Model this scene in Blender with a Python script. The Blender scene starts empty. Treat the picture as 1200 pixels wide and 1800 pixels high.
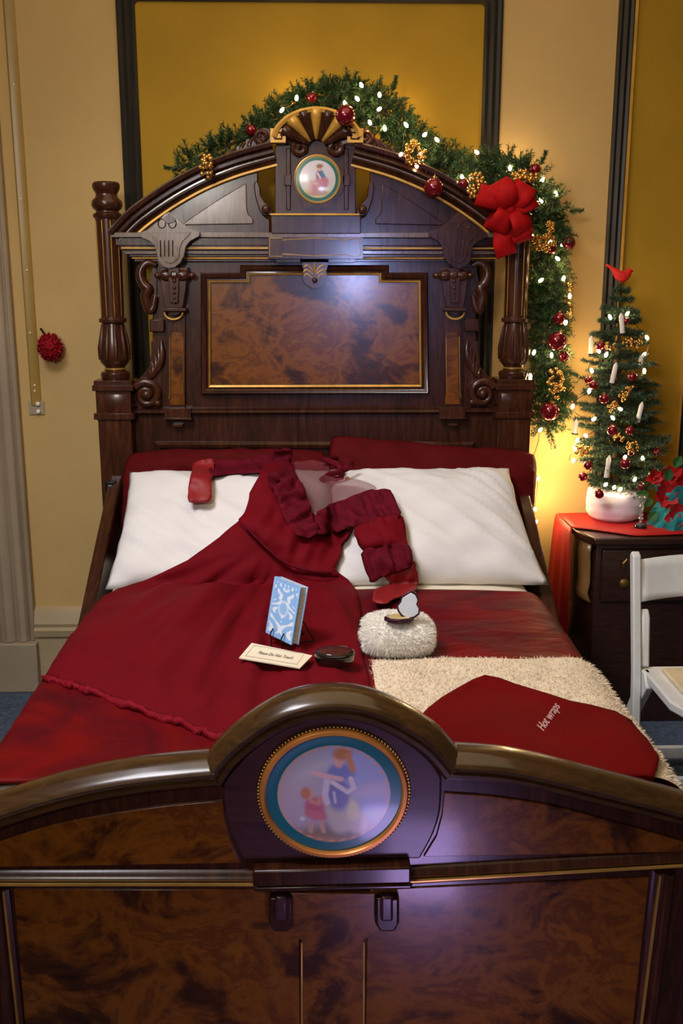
import bpy, bmesh, math, random
import numpy as np
from mathutils import Vector, Matrix, noise
from mathutils.bvhtree import BVHTree
from mathutils.geometry import delaunay_2d_cdt

random.seed(7)
PI = math.pi
scene = bpy.context.scene
COL = scene.collection
R = math.radians

# ------------------------------------------------------------------ camera
FPX, PITCH, YAW = 1750.0, R(13.0), R(1.5)
CAM = Vector((-0.01, -3.70, 1.64))
F = Vector((math.sin(YAW) * math.cos(PITCH), math.cos(YAW) * math.cos(PITCH), -math.sin(PITCH)))
RT = Vector((math.cos(YAW), -math.sin(YAW), 0))
UP = RT.cross(F)
cd = bpy.data.cameras.new('camera')
cam = bpy.data.objects.new('camera', cd)
COL.objects.link(cam)
cam.location = CAM
cam.rotation_euler = (R(90) - PITCH, 0, -YAW)
cd.sensor_fit = 'VERTICAL'
cd.sensor_height = 36
cd.lens = FPX / 1800 * 36
cd.clip_start = 0.05
scene.camera = cam


def ray(px, py):
    return (F * FPX + RT * (px - 600) - UP * (py - 900)).normalized()


def PY(px, py, Y):
    d = ray(px, py)
    return CAM + d * ((Y - CAM.y) / d.y)


def PZ(px, py, Z):
    d = ray(px, py)
    return CAM + d * ((Z - CAM.z) / d.z)


def XZ(px, py, Y):
    p = PY(px, py, Y)
    return (p.x, p.z)


# ------------------------------------------------------------------ materials
MATS = {}


def newmat(name):
    m = bpy.data.materials.new(name)
    m.use_nodes = True
    nt = m.node_tree
    b = nt.nodes['Principled BSDF']
    MATS[name] = m
    return m, nt, b


def ramp(nt, stops, fac):
    r = nt.nodes.new('ShaderNodeValToRGB')
    e = r.color_ramp.elements
    while len(e) < len(stops):
        e.new(0.5)
    for k, (p, c) in enumerate(stops):
        e[k].position = p
        e[k].color = (*c, 1)
    nt.links.new(fac, r.inputs[0])
    return r.outputs[0]


def texco(nt, scale=(1, 1, 1)):
    t = nt.nodes.new('ShaderNodeTexCoord')
    mp = nt.nodes.new('ShaderNodeMapping')
    mp.inputs['Scale'].default_value = scale
    nt.links.new(t.outputs['Object'], mp.inputs[0])
    return mp.outputs[0]


def noise_tex(nt, vec, scale, detail=5, dist=0.0, rough=0.55):
    n = nt.nodes.new('ShaderNodeTexNoise')
    n.inputs['Scale'].default_value = scale
    n.inputs['Detail'].default_value = detail
    n.inputs['Distortion'].default_value = dist
    n.inputs['Roughness'].default_value = rough
    nt.links.new(vec, n.inputs['Vector'])
    return n.outputs[0]


def bump(nt, b, h, strength=0.2, dist=0.01):
    n = nt.nodes.new('ShaderNodeBump')
    n.inputs['Strength'].default_value = strength
    n.inputs['Distance'].default_value = dist
    nt.links.new(h, n.inputs['Height'])
    nt.links.new(n.outputs[0], b.inputs['Normal'])


def simple(name, c, rough=0.5, metal=0.0, coat=0.0, sheen=0.0, vary=0.15, nscale=20, bmp=0.0, sheen_c=None, stretch=(1, 1, 1)):
    m, nt, b = newmat(name)
    v = texco(nt, stretch)
    n = noise_tex(nt, v, nscale)
    lo = tuple(x * (1 - vary) for x in c)
    hi = tuple(min(1, x * (1 + vary)) for x in c)
    nt.links.new(ramp(nt, [(0.3, lo), (0.7, hi)], n), b.inputs['Base Color'])
    b.inputs['Roughness'].default_value = rough
    b.inputs['Metallic'].default_value = metal
    if rough > .64:
        b.inputs['Specular IOR Level'].default_value = 0.12
    b.inputs['Coat Weight'].default_value = coat
    b.inputs['Coat Roughness'].default_value = 0.15
    b.inputs['Sheen Weight'].default_value = sheen
    if sheen_c:
        b.inputs['Sheen Tint'].default_value = (*sheen_c, 1)
    if bmp:
        bump(nt, b, n, bmp)
    return m


def wood(name, stops, rough=0.27, scale=(3, 3, 22), coat=0.22, swirl=1.2, coat_r=0.13, nscale=2.2):
    m, nt, b = newmat(name)
    v = texco(nt, scale)
    n = noise_tex(nt, v, nscale, 10, swirl, 0.64 if name == 'burl' else 0.6)
    nt.links.new(ramp(nt, stops, n), b.inputs['Base Color'])
    b.inputs['Roughness'].default_value = rough
    b.inputs['Specular IOR Level'].default_value = 0.32
    b.inputs['Coat Weight'].default_value = coat
    b.inputs['Coat Roughness'].default_value = coat_r
    bump(nt, b, noise_tex(nt, texco(nt), 7, 3), 0.10, 0.01)
    return m


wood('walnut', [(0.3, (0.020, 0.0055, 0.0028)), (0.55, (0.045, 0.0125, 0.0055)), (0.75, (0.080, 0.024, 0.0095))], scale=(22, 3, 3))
wood('walnut_vertical', [(0.3, (0.026, 0.0072, 0.0035)), (0.55, (0.056, 0.016, 0.0065)), (0.75, (0.098, 0.031, 0.011))], scale=(22, 22, 3))
wood('walnut_lit_pale', [(0.3, (0.10, 0.06, 0.042)), (0.7, (0.19, 0.13, 0.095))], scale=(22, 6, 5), rough=0.24, coat=.5)  # lighter walnut copy with whitish window sheen put into its colour
wood('plum_wood', [(0.3, (0.032, 0.009, 0.011)), (0.7, (0.062, 0.018, 0.020))], scale=(3, 3, 20), rough=0.38)
wood('burl', [(0.30, (0.014, 0.003, 0.0006)), (0.42, (0.052, 0.0125, 0.0010)), (0.52, (0.19, 0.058, 0.003)), (0.59, (0.10, 0.026, 0.0016)), (0.67, (0.21, 0.068, 0.004)), (0.78, (0.035, 0.008, 0.0008))],
     scale=(1.5, 1.5, 2.0), rough=0.30, swirl=.55, nscale=4.2, coat=.35, coat_r=.14)
wood('cap_wood', [(0.3, (0.032, 0.014, 0.004)), (0.7, (0.080, 0.036, 0.010))], scale=(4, 20, 20), rough=0.27, coat=0.5)
simple('gilt', (0.52, 0.29, 0.06), 0.35, 0.55, vary=0.25)
simple('bright_gilt', (0.62, 0.33, 0.05), 0.4, 0.25, vary=0.2)
simple('copper_gilt', (0.72, 0.27, 0.06), 0.35, 0.5, vary=0.15)
simple('cream_paint', (0.56, 0.375, 0.15), 0.75, vary=0.07, nscale=2.5, bmp=0.03)
simple('ochre_paint', (0.39, 0.225, 0.020), 0.7, vary=0.14, nscale=1.8, bmp=0.03)
simple('casing_paint', (0.36, 0.28, 0.19), 0.6, vary=0.1, nscale=6)
simple('base_paint', (0.42, 0.32, 0.18), 0.6, vary=0.1, nscale=5)
simple('dark_trim', (0.017, 0.013, 0.008), 0.5, vary=0.35, nscale=9, stretch=(8, 8, 1))
simple('guard_plastic_shaded', (0.33, 0.20, 0.035), 0.35, vary=0.12, nscale=5)  # clear guard strip, shadow mixed into its tone
simple('nail_white', (0.8, 0.75, 0.6), 0.4)
simple('carpet', (0.075, 0.10, 0.15), 0.95, vary=0.35, nscale=60, bmp=0.3)
simple('linen', (0.72, 0.69, 0.67), 0.85, vary=0.03, nscale=8)
simple('sheet_linen', (0.78, 0.70, 0.55), 0.85, vary=0.04, nscale=9)
simple('red_pillow', (0.085, 0.002, 0.003), 0.8, vary=0.15, nscale=9)
simple('gown_cloth', (0.135, 0.0010, 0.0055), 0.8, vary=0.10, nscale=7)
simple('ruffle_cloth', (0.10, 0.002, 0.009), 0.8, vary=0.3, nscale=40)
simple('cuff_red', (0.24, 0.003, 0.006), 0.6, vary=0.1, nscale=15)
simple('lace', (0.20, 0.004, 0.012), 0.7, vary=0.3, nscale=120)
simple('bag_red', (0.14, 0.0008, 0.0014), 0.85, vary=0.15, nscale=6)
simple('runner_red', (0.45, 0.005, 0.004), 0.6, vary=0.1, nscale=12)
simple('bow_red', (0.40, 0.005, 0.006), 0.7, vary=0.2, nscale=25)
simple('thread_white', (0.62, 0.36, 0.34), 0.7)
simple('fur_white', (0.95, 0.91, 0.84), 0.9, vary=0.06, nscale=30)
simple('fur_cream', (0.80, 0.68, 0.50), 0.9, vary=0.12, nscale=25)
simple('fur_base', (0.76, 0.64, 0.48), 0.95, vary=0.12, nscale=18)
simple('card_stock', (0.80, 0.70, 0.52), 0.7, vary=0.03)
simple('card_ink', (0.10, 0.08, 0.07), 0.7)
simple('card_rule', (0.45, 0.38, 0.26), 0.7)
simple('book_edge', (0.55, 0.48, 0.36), 0.8, vary=0.25, nscale=60, stretch=(1, 1, 6))
simple('book_blue', (0.30, 0.50, 0.80), 0.5, vary=0.05)
simple('wire_dark', (0.03, 0.03, 0.03), 0.35, 0.8)
simple('black_lacquer', (0.012, 0.008, 0.007), 0.12, coat=0.6)
simple('lacquer_top', (0.07, 0.014, 0.012), 0.15, coat=0.6, vary=0.5, nscale=30)
simple('compact_case', (0.035, 0.006, 0.02), 0.3)
simple('compact_tray', (0.55, 0.40, 0.18), 0.5)
simple('mirror_pale', (0.75, 0.82, 0.92), 0.25, vary=0.1, nscale=14)
simple('needle', (0.036, 0.080, 0.020), 0.6, vary=0.6, nscale=25)
simple('needle_tree', (0.032, 0.070, 0.034), 0.6, vary=0.6, nscale=25)
simple('twig', (0.05, 0.035, 0.018), 0.8)
simple('bauble_red', (0.50, 0.006, 0.012), 0.22, 0.35, coat=0.5, vary=0.35, nscale=160)
simple('bauble_dark', (0.20, 0.004, 0.012), 0.15, 0.4, coat=0.6, vary=0.2, nscale=60)
simple('bead_gold', (0.75, 0.42, 0.11), 0.25, 0.85, vary=0.1)
simple('candle_wax', (0.82, 0.76, 0.70), 0.5, vary=0.03)
simple('cotton', (0.80, 0.74, 0.80), 0.95, vary=0.05, nscale=14, bmp=0.3)
simple('bird_red', (0.72, 0.012, 0.010), 0.6, vary=0.15, nscale=60)
simple('desk_wood', (0.030, 0.010, 0.007), 0.3, coat=0.4, vary=0.4, nscale=6, stretch=(3, 3, 14))
simple('desk_gold_wood', (0.22, 0.11, 0.035), 0.35, coat=0.4, vary=0.3, nscale=6)
simple('brass', (0.45, 0.28, 0.08), 0.35, 0.9)
simple('chair_white', (0.72, 0.72, 0.70), 0.4, vary=0.05)
simple('chair_pad', (0.66, 0.55, 0.36), 0.5, vary=0.06)
simple('bract_red', (0.50, 0.008, 0.012), 0.6, vary=0.3, nscale=18)
simple('leaf_green', (0.03, 0.13, 0.03), 0.5, vary=0.3)
simple('tissue_teal', (0.006, 0.22, 0.23), 0.55, vary=0.35, nscale=14)
simple('pomander', (0.26, 0.005, 0.012), 0.7, vary=0.4, nscale=60)

m, nt, b = newmat('velvet')
v_t = texco(nt)
nt.links.new(ramp(nt, [(0.32, (.055, .0008, .006)), (0.5, (.12, .0012, .004)), (0.68, (.17, .0018, .0025))], noise_tex(nt, v_t, 4.5, 4, 1.0)), b.inputs['Base Color'])  # purplish sheen patches painted into the red by noise
b.inputs['Roughness'].default_value = .62
b.inputs['Specular IOR Level'].default_value = .12
bump(nt, b, noise_tex(nt, texco(nt, (1, 2, 1)), 6, 2, .5), .35, .03)

m, nt, b = newmat('bulb_glow')
b.inputs['Base Color'].default_value = (1, .85, .6, 1)
b.inputs['Emission Color'].default_value = (1, 0.72, 0.38, 1)
b.inputs['Emission Strength'].default_value = 55
m, nt, b = newmat('glass')
b.inputs['Base Color'].default_value = (.95, .95, .95, 1)
b.inputs['Roughness'].default_value = 0.05
b.inputs['Transmission Weight'].default_value = 0.9
m, nt, b = newmat('tulle')
v = texco(nt)
nt.links.new(ramp(nt, [(0.3, (.13, .014, .022)), (0.7, (.20, .03, .04))], noise_tex(nt, v, 90)), b.inputs['Base Color'])
b.inputs['Roughness'].default_value = 0.8
b.inputs['Alpha'].default_value = 0.62


def painted_mat(name, rough):
    m, nt, b = newmat(name)
    a = nt.nodes.new('ShaderNodeAttribute')
    a.attribute_name = 'paint'
    nt.links.new(a.outputs['Color'], b.inputs['Base Color'])
    b.inputs['Roughness'].default_value = rough
    b.inputs['Coat Weight'].default_value = 0.25
    b.inputs['Coat Roughness'].default_value = 0.1
    return m


painted_mat('enamel', 0.3)
painted_mat('cover_print', 0.45)

# ------------------------------------------------------------------ object helpers
ORG = {}


def tag(o, label=None, cat=None, group=None, kind=None):
    if label:
        o['label'] = label
    if cat:
        o['category'] = cat
    if group:
        o['group'] = group
    if kind:
        o['kind'] = kind
    return o


def thing(name, label, cat, loc, group=None):
    o = bpy.data.objects.new(name, None)
    COL.objects.link(o)
    o.location = loc
    o.empty_display_size = 0.05
    ORG[o] = Vector(loc)
    return tag(o, label, cat, group)


class MB:
    def __init__(s):
        s.v, s.f, s.m = [], [], []

    def add(s, vs, fs, mi=0):
        o = len(s.v)
        s.v += [tuple(x) for x in vs]
        s.f += [tuple(i + o for i in f) for f in fs]
        s.m += [mi] * len(fs)
        return s

    def box(s, x0, x1, y0, y1, z0, z1, mi=0):
        vs = [(x, y, z) for x in (x0, x1) for y in (y0, y1) for z in (z0, z1)]
        return s.add(vs, [(0, 1, 3, 2), (4, 6, 7, 5), (0, 4, 5, 1), (2, 3, 7, 6), (0, 2, 6, 4), (1, 5, 7, 3)], mi)

    def prism(s, poly, y, th, mi=0):
        """poly of (x,z), front at y (towards the camera), th thick towards +Y"""
        n = len(poly)
        a = sum(poly[i][0] * poly[(i + 1) % n][1] - poly[(i + 1) % n][0] * poly[i][1] for i in range(n))
        if a < 0:
            poly = poly[::-1]
        vs = [(x, y, z) for x, z in poly] + [(x, y + th, z) for x, z in poly]
        fs = [tuple(range(n)), tuple(range(2 * n - 1, n - 1, -1))]
        fs += [(i, i + n, (i + 1) % n + n, (i + 1) % n) for i in range(n)]
        return s.add(vs, fs, mi)

    def sweep(s, path, y, prof, closed=False, mi=0, loop=True):
        """path of (x,z) on plane y; prof of (n,d): n along left normal, d towards camera"""
        n, k = len(path), len(prof)
        vs = []
        for i, (x, z) in enumerate(path):
            def seg(a, b):
                d = Vector((b[0] - a[0], b[1] - a[1]))
                return d.normalized() if d.length > 1e-9 else Vector((1, 0))
            if closed:
                t0, t1 = seg(path[i - 1], path[i]), seg(path[i], path[(i + 1) % n])
            else:
                t0 = seg(path[i - 1], path[i]) if i else seg(path[0], path[1])
                t1 = seg(path[i], path[i + 1]) if i < n - 1 else t0
            n0, n1 = Vector((-t0.y, t0.x)), Vector((-t1.y, t1.x))
            m_ = (n0 + n1)
            if m_.length < 1e-6:
                m_ = n0
            m_.normalize()
            c = max(0.35, m_.dot(n0))
            for a, d in prof:
                vs.append((x + m_.x * a / c, y - d, z + m_.y * a / c))
        fs = []
        for i in range(n if closed else n - 1):
            j = (i + 1) % n
            for q in range(k if loop else k - 1):
                r = (q + 1) % k
                fs.append((i * k + q, j * k + q, j * k + r, i * k + r))
        if not closed and loop:
            fs.append(tuple(range(k)))
            fs.append(tuple((n - 1) * k + q for q in range(k - 1, -1, -1)))
        return s.add(vs, fs, mi)

    def lathe(s, prof, c, seg=28, mi=0, axis='z'):
        vs, k = [], len(prof)
        for r, h in prof:
            for q in range(seg):
                a = 2 * PI * q / seg
                if axis == 'z':
                    vs.append((c[0] + r * math.cos(a), c[1] + r * math.sin(a), c[2] + h))
                elif axis == 'x':
                    vs.append((c[0] + h, c[1] + r * math.cos(a), c[2] + r * math.sin(a)))
                else:
                    vs.append((c[0] + r * math.cos(a), c[1] - h, c[2] + r * math.sin(a)))
        fs = []
        for i in range(k - 1):
            for q in range(seg):
                r_ = (q + 1) % seg
                fs.append((i * seg + q, i * seg + r_, (i + 1) * seg + r_, (i + 1) * seg + q))
        fs.append(tuple(range(seg - 1, -1, -1)))
        fs.append(tuple((k - 1) * seg + q for q in range(seg)))
        return s.add(vs, fs, mi)

    def tube(s, pts, rad, seg=8, mi=0, cap=True, flat=1.0):
        pts = [Vector(p) for p in pts]
        n = len(pts)
        if not hasattr(rad, '__len__'):
            rad = [rad] * n
        vs = []
        t = (pts[1] - pts[0]).normalized()
        ref = Vector((0, 0, 1)) if abs(t.z) < 0.9 else Vector((0, 1, 0))
        u = t.cross(ref).normalized()
        for i in range(n):
            t = (pts[min(i + 1, n - 1)] - pts[max(i - 1, 0)])
            if t.length < 1e-9:
                t = Vector((0, 0, 1))
            t.normalize()
            u = (u - t * u.dot(t))
            if u.length < 1e-6:
                u = t.orthogonal()
            u.normalize()
            w = t.cross(u)
            for q in range(seg):
                a = 2 * PI * q / seg
                vs.append(pts[i] + (u * math.cos(a) + w * math.sin(a) * flat) * rad[i])
        fs = []
        for i in range(n - 1):
            for q in range(seg):
                r_ = (q + 1) % seg
                fs.append((i * seg + q, i * seg + r_, (i + 1) * seg + r_, (i + 1) * seg + q))
        if cap:
            fs.append(tuple(range(seg - 1, -1, -1)))
            fs.append(tuple((n - 1) * seg + q for q in range(seg)))
        return s.add(vs, fs, mi)

    def ball(s, c, r, mi=0, seg=14, rings=9, sc=(1, 1, 1)):
        vs = [(c[0], c[1], c[2] + r * sc[2])]
        for i in range(1, rings):
            th = PI * i / rings
            for q in range(seg):
                a = 2 * PI * q / seg
                vs.append((c[0] + r * sc[0] * math.sin(th) * math.cos(a), c[1] + r * sc[1] * math.sin(th) * math.sin(a), c[2] + r * sc[2] * math.cos(th)))
        vs.append((c[0], c[1], c[2] - r * sc[2]))
        fs = [(0, 1 + q, 1 + (q + 1) % seg) for q in range(seg)]
        for i in range(rings - 2):
            for q in range(seg):
                a, b_ = 1 + i * seg + q, 1 + i * seg + (q + 1) % seg
                fs.append((a, a + seg, b_ + seg, b_))
        L = len(vs) - 1
        o = 1 + (rings - 2) * seg
        fs += [(L, o + (q + 1) % seg, o + q) for q in range(seg)]
        return s.add(vs, fs, mi)

    def band(s, pts, wdirs, mi=0):
        """ribbon: pts centre line, wdirs half-width vectors"""
        n = len(pts)
        vs = []
        for p, w in zip(pts, wdirs):
            p, w = Vector(p), Vector(w)
            vs += [p - w, p - w * 0.33, p + w * 0.33, p + w]
        fs = [(i * 4 + q, (i + 1) * 4 + q, (i + 1) * 4 + q + 1, i * 4 + q + 1) for i in range(n - 1) for q in range(3)]
        return s.add(vs, fs, mi)

    def obj(s, name, mat, parent=None, bevel=0, label=None, cat=None, group=None, kind=None, smooth=True, angle=38, solid=0, subsurf=0, origin=None, solid_off=0):
        me = bpy.data.meshes.new(name)
        if parent is not None:
            org = ORG[parent]
        elif origin is not None:
            org = Vector(origin)
        else:
            a = np.array(s.v)
            org = Vector(((a[:, 0].min() + a[:, 0].max()) / 2, (a[:, 1].min() + a[:, 1].max()) / 2, a[:, 2].min()))
        me.from_pydata([(x - org.x, y - org.y, z - org.z) for x, y, z in s.v], [], s.f)
        mats = mat if isinstance(mat, (list, tuple)) else [mat]
        for q in mats:
            me.materials.append(MATS[q])
        if len(mats) > 1:
            me.polygons.foreach_set('material_index', s.m)
        bm = bmesh.new()
        bm.from_mesh(me)
        bmesh.ops.recalc_face_normals(bm, faces=bm.faces)
        bm.to_mesh(me)
        bm.free()
        me.polygons.foreach_set('use_smooth', [smooth] * len(me.polygons))
        if smooth:
            me.set_sharp_from_angle(angle=R(angle))
        o = bpy.data.objects.new(name, me)
        COL.objects.link(o)
        if parent is not None:
            o.parent = parent
        else:
            o.location = org
        ORG[o] = org
        if bevel:
            md = o.modifiers.new('bevel', 'BEVEL')
            md.width = bevel
            md.segments = 2
            md.limit_method = 'ANGLE'
            md.angle_limit = R(40)
        if solid:
            md = o.modifiers.new('solid', 'SOLIDIFY')
            md.thickness = solid
            md.offset = solid_off
        if subsurf:
            md = o.modifiers.new('sub', 'SUBSURF')
            md.levels = md.render_levels = subsurf
        return tag(o, label, cat, group, kind)


def spline(pts, n=8):
    """catmull-rom through tuples"""
    P_ = [np.array(p, float) for p in pts]
    out = []
    for i in range(len(P_) - 1):
        p0, p1, p2, p3 = P_[max(i - 1, 0)], P_[i], P_[i + 1], P_[min(i + 2, len(P_) - 1)]
        for k in range(n):
            t = k / n
            out.append(tuple(0.5 * (2 * p1 + (p2 - p0) * t + (2 * p0 - 5 * p1 + 4 * p2 - p3) * t * t + (3 * p1 - p0 - 3 * p2 + p3) * t ** 3)))
    out.append(tuple(P_[-1]))
    return out


# ================================================================== SETTING
WY = 0.22           # wall face
f = MB()
f.box(-2.6, 2.6, -5.2, WY + .12, -0.06, 0.0)
f.obj('floor', 'carpet', kind='structure')
f = MB()
f.box(-2.6, 2.6, WY, WY + .12, 0, 3.6)
f.obj('wall_back', 'cream_paint', kind='structure')


def wx(px, py, Y=WY):
    return PY(px, py, Y).x


def wz(py, Y=WY, px=555):
    return PY(px, py, Y).z


# ochre field behind the bed and its dark frame
xl0, xl1 = wx(219, 300), wx(248, 300)
xr0, xr1 = wx(843, 240), wx(878, 240)
ztop = wz(3)
f = MB()
f.box(xl1 - .01, xr0 + .01, WY - .004, WY, .36, ztop + .02)
f.obj('trim_1', 'ochre_paint', kind='structure')
PROF = [(-.03, 0), (-.03, .012), (-.022, .02), (-.012, .014), (0, .024), (.012, .014), (.022, .02), (.03, .012), (.03, 0)]


def frame_path(x0, x1, zt, zb):
    c = .03
    return [(x0, zb), (x0, zt - c), (x0 + c, zt), (x1 - c, zt), (x1, zt - c), (x1, zb)]


xc0, xc1 = (xl0 + xl1) / 2, (xr0 + xr1) / 2
f = MB()
f.sweep(frame_path(xc0, xc1, ztop + .03, .36), WY, [(a * 1.13, d) for a, d in PROF])
f.obj('trim_2', 'dark_trim', kind='structure')
# right-hand panel
x20, x21 = wx(1073, 240), wx(1103, 240)
x30 = wx(1192, 690)
f = MB()
f.box(x21 - .02, x30 + .03, WY - .004, WY, .36, 3.3)
f.obj('trim_3', 'ochre_paint', kind='structure')
f = MB()
f.sweep(frame_path((x20 + x21) / 2, x30 + .035, 3.3, .36), WY, PROF)
for xx in (x21 - .001, x30 + .004):
    f.box(xx - .005, xx + .005, WY - .024, WY, .36, 3.27, 1)
f.obj('trim_4', ['dark_trim', 'bright_gilt'], kind='structure')
# baseboard
zb1, zb0 = wz(1062), wz(1112)
xcas = wx(47, 853)
f = MB()
f.sweep([(xcas, 0), (2.6, 0)], WY, [(0, 0), (0, .035), (zb0, .035), (zb0 + .008, .045), (zb0 + .035, .05), (zb0 + .045, .035), (zb0 + .06, .04), (zb1 - .01, .02), (zb1, 0)])
f.obj('baseboard_back', 'base_paint', kind='structure')
# door casing at the left edge
f = MB()
zc = wz(1117)
prof = [(0, 0), (0, .03), (.012, .04), (.022, .028), (.03, .045), (.055, .055), (.075, .04), (.085, .052), (.11, .06), (.135, .045), (.145, .055), (.19, .06), (.22, .06), (.22, 0)]
f.sweep([(xcas, zc), (xcas, 3.6)], WY, prof)
f.box(xcas - .24, xcas + .012, WY - .075, WY, 0, zc)
f.obj('trim_5', 'casing_paint', kind='structure', bevel=.004)
# long clear plastic corner strip with nails, shadow painted in as darker olive
xg = wx(54, 560)
zg0 = wz(728, px=60)
f = MB()
f.sweep([(xg, zg0 + .035), (xg, 3.5)], WY, [(-.02, 0), (-.02, .004), (-.012, .009), (.014, .011), (.02, .005), (.02, 0)])
f.box(xg - .03, xg + .03, WY - .006, WY, zg0 + .0, zg0 + .05, 2)
for py in (150, 350, 475, 585, 677, 687):
    f.ball((xg + random.uniform(-.004, .004), WY - .01, wz(py, px=50)), .0045, 1, 8, 6)
for dz in (.012, .042):
    f.lathe([(.008, 0), (.008, .012), (.004, .014)], (xg + .008, WY - .004, zg0 + dz), 12, 1, 'y')
f.obj('trim_6', ['guard_plastic_shaded', 'nail_white', 'casing_paint'], kind='structure')

# ================================================================== BED
YF = -2.05
bed = thing('bed', 'massive carved dark walnut bed with arched headboard and painted medallions', 'bed', (0, -1.0, 0))
XC = XZ(553, 500, 0)[0]
mir = lambda poly: [(2 * XC - x, z) for x, z in poly]


def px2(pts, Y=0.0):
    return [XZ(x, y, Y) for x, y in pts]


# ---- headboard main board
outer = [(302, 410), (285, 440), (268, 455), (268, 716), (226, 716), (226, 1240)]
hb_poly = px2([(553, 410), (320, 410), (268, 446), (268, 716), (228, 716)])
hb_poly = hb_poly + [(hb_poly[-1][0], .22)]
full = hb_poly + [(2 * XC - x, z) for x, z in reversed(hb_poly[1:])]
f = MB()
f.prism(full, 0.0, .05)
headboard = f.obj('headboard', 'walnut', bed, bevel=.003)


def sub(mb, name, mat, bevel=.003, **k):
    return mb.obj(name, mat, headboard, bevel=bevel, **k)


def both(fn, name, mat, bevel=.003, **k):
    """fn(mb, T) builds with T mapping a polygon; once plain, once mirrored"""
    for T in (lambda p: list(p), mir):
        mb = MB()
        fn(mb, T)
        sub(mb, name, mat, bevel, **k)


# central burl panel and its stepped frame
inner = px2([(371, 676), (371, 497), (440, 497), (440, 484), (553, 484)])
inner = inner + [(2 * XC - x, z) for x, z in reversed(inner[:-1])]
f = MB()
f.prism(inner, -.004, .01)
sub(f, 'burl_panel', 'burl', 0)
f = MB()
fr = [(0, 0), (0, .010), (.006, .016), (.014, .012), (.02, .022), (.03, .026), (.036, .014), (.036, 0)]
pth = inner[::-1]
f.sweep(inner, 0, [(-a, d) for a, d in fr][::-1], closed=True)
a = sum(inner[i][0] * inner[(i + 1) % len(inner)][1] - inner[(i + 1) % len(inner)][0] * inner[i][1] for i in range(len(inner)))
if a < 0:
    f = MB()
    f.sweep(inner, 0, fr, closed=True)
    f.sweep(inner, 0, [(.001, 0), (.001, .0135), (.008, .0175), (.0085, 0)], closed=True, mi=1)
else:
    f.sweep(inner, 0, [(-.001, 0), (-.001, .0135), (-.008, .0175), (-.0085, 0)], closed=True, mi=1)
sub(f, 'panel_frame', ['walnut', 'gilt'], 0)

# rail across above the pillows and low panel
zr = XZ(553, 722, 0)[1]
f = MB()
xl = XZ(228, 722, 0)[0]
f.sweep([(xl, zr - .012), (2 * XC - xl, zr - .012)], 0, [(0, 0), (0, .012), (.008, .02), (.016, .012), (.022, .014), (.028, 0)])
sub(f, 'rail_moulding', 'walnut', 0)
low = px2([(272, 776), (834, 776)])
f = MB()
zlo = .75
f.sweep([(low[0][0], zlo), low[0], low[1], (low[1][0], zlo)], 0, [(-.022, 0), (-.022, .012), (-.01, .016), (.0, .006), (.0, 0)])
f.sweep([(low[0][0] + .012, zlo), (low[0][0] + .012, low[0][1] - .012), (low[1][0] - .012, low[0][1] - .012), (low[1][0] - .012, zlo)], 0, [(-.002, 0), (-.002, .011), (.002, .011), (.002, 0)], mi=1)
sub(f, 'lower_panel_frame', ['walnut', 'gilt'], 0)

# corner posts
ppx = lambda y: XZ(195, y, 0)[1]
cxl = XZ(195, 500, 0)[0]
SC = (XZ(222, 600, 0)[0] - XZ(195, 600, 0)[0]) / 27.0


def post(mb, T):
    cx = T([(cxl, 0)])[0][0]
    hw = SC * 31
    z0, z1 = ppx(735), ppx(684)
    mb.box(cx - hw * .93, cx + hw * .93, -hw, hw, 0, ppx(725))
    mb.box(cx - hw * .98, cx + hw * .98, -hw * 1.03, hw * .9, z0, z1)
    for zz, e, t in ((ppx(728), 1.13, .011), (ppx(679), 1.14, .010), (ppx(672), 1.05, .012)):
        mb.box(cx - hw * e, cx + hw * e, -hw * e, hw, zz - t, zz + t)
    # carved pyramid block on the plinth face
    za, zb = ppx(722), ppx(690)
    w = hw * .8
    mb.add([(cx - w, -hw * 1.03, za), (cx + w, -hw * 1.03, za), (cx + w, -hw * 1.03, zb), (cx - w, -hw * 1.03, zb), (cx, -hw * 1.35, (za + zb) / 2)], [(0, 1, 4), (1, 2, 4), (2, 3, 4), (3, 0, 4)])
    pr = [(0.01, 667), (23, 667), (26, 660), (25, 654), (18, 651), (17, 646), (20, 642), (25, 636), (26, 622), (24, 600), (20, 575), (19, 568), (24, 566), (24, 560), (20, 558),
          (20.5, 470), (21.5, 385), (24, 383), (25, 377), (20, 374), (19, 371), (24, 367), (26.5, 361), (25, 353), (19, 347), (18, 341), (22, 334), (23.5, 329), (23, 323), (20, 320), (0.01, 320)]
    mb.lathe([(r * SC, ppx(y)) for r, y in pr], (cx, 0, 0), 32)
    for q in range(9):                        # gilt reeding lines
        a_ = 2 * PI * (q + .3) / 9
        r0 = 20.9 * SC
        pts = [(cx + (20.2 + (500 - y) * .008) * SC * math.cos(a_), (20.2 + (500 - y) * .008) * SC * math.sin(a_), ppx(y)) for y in (556, 470, 388)]
        mb.tube(pts, .0022, 6, 1)
    for q in range(10):                       # petals on the urn
        a_ = 2 * PI * q / 10
        pts = [(cx + r * SC * math.cos(a_), r * SC * math.sin(a_), ppx(y)) for r, y in ((20, 570), (22.2, 590), (25, 612), (26.6, 632))]
        mb.tube(pts, [.002, .006, .009, .004], 6)
    mb.lathe([(17.5 * SC, ppx(650)), (19.5 * SC, ppx(648)), (17.5 * SC, ppx(646))], (cx, 0, 0), 32, 1)


both(post, 'corner_post', ['walnut_vertical', 'gilt'], .004)

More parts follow.
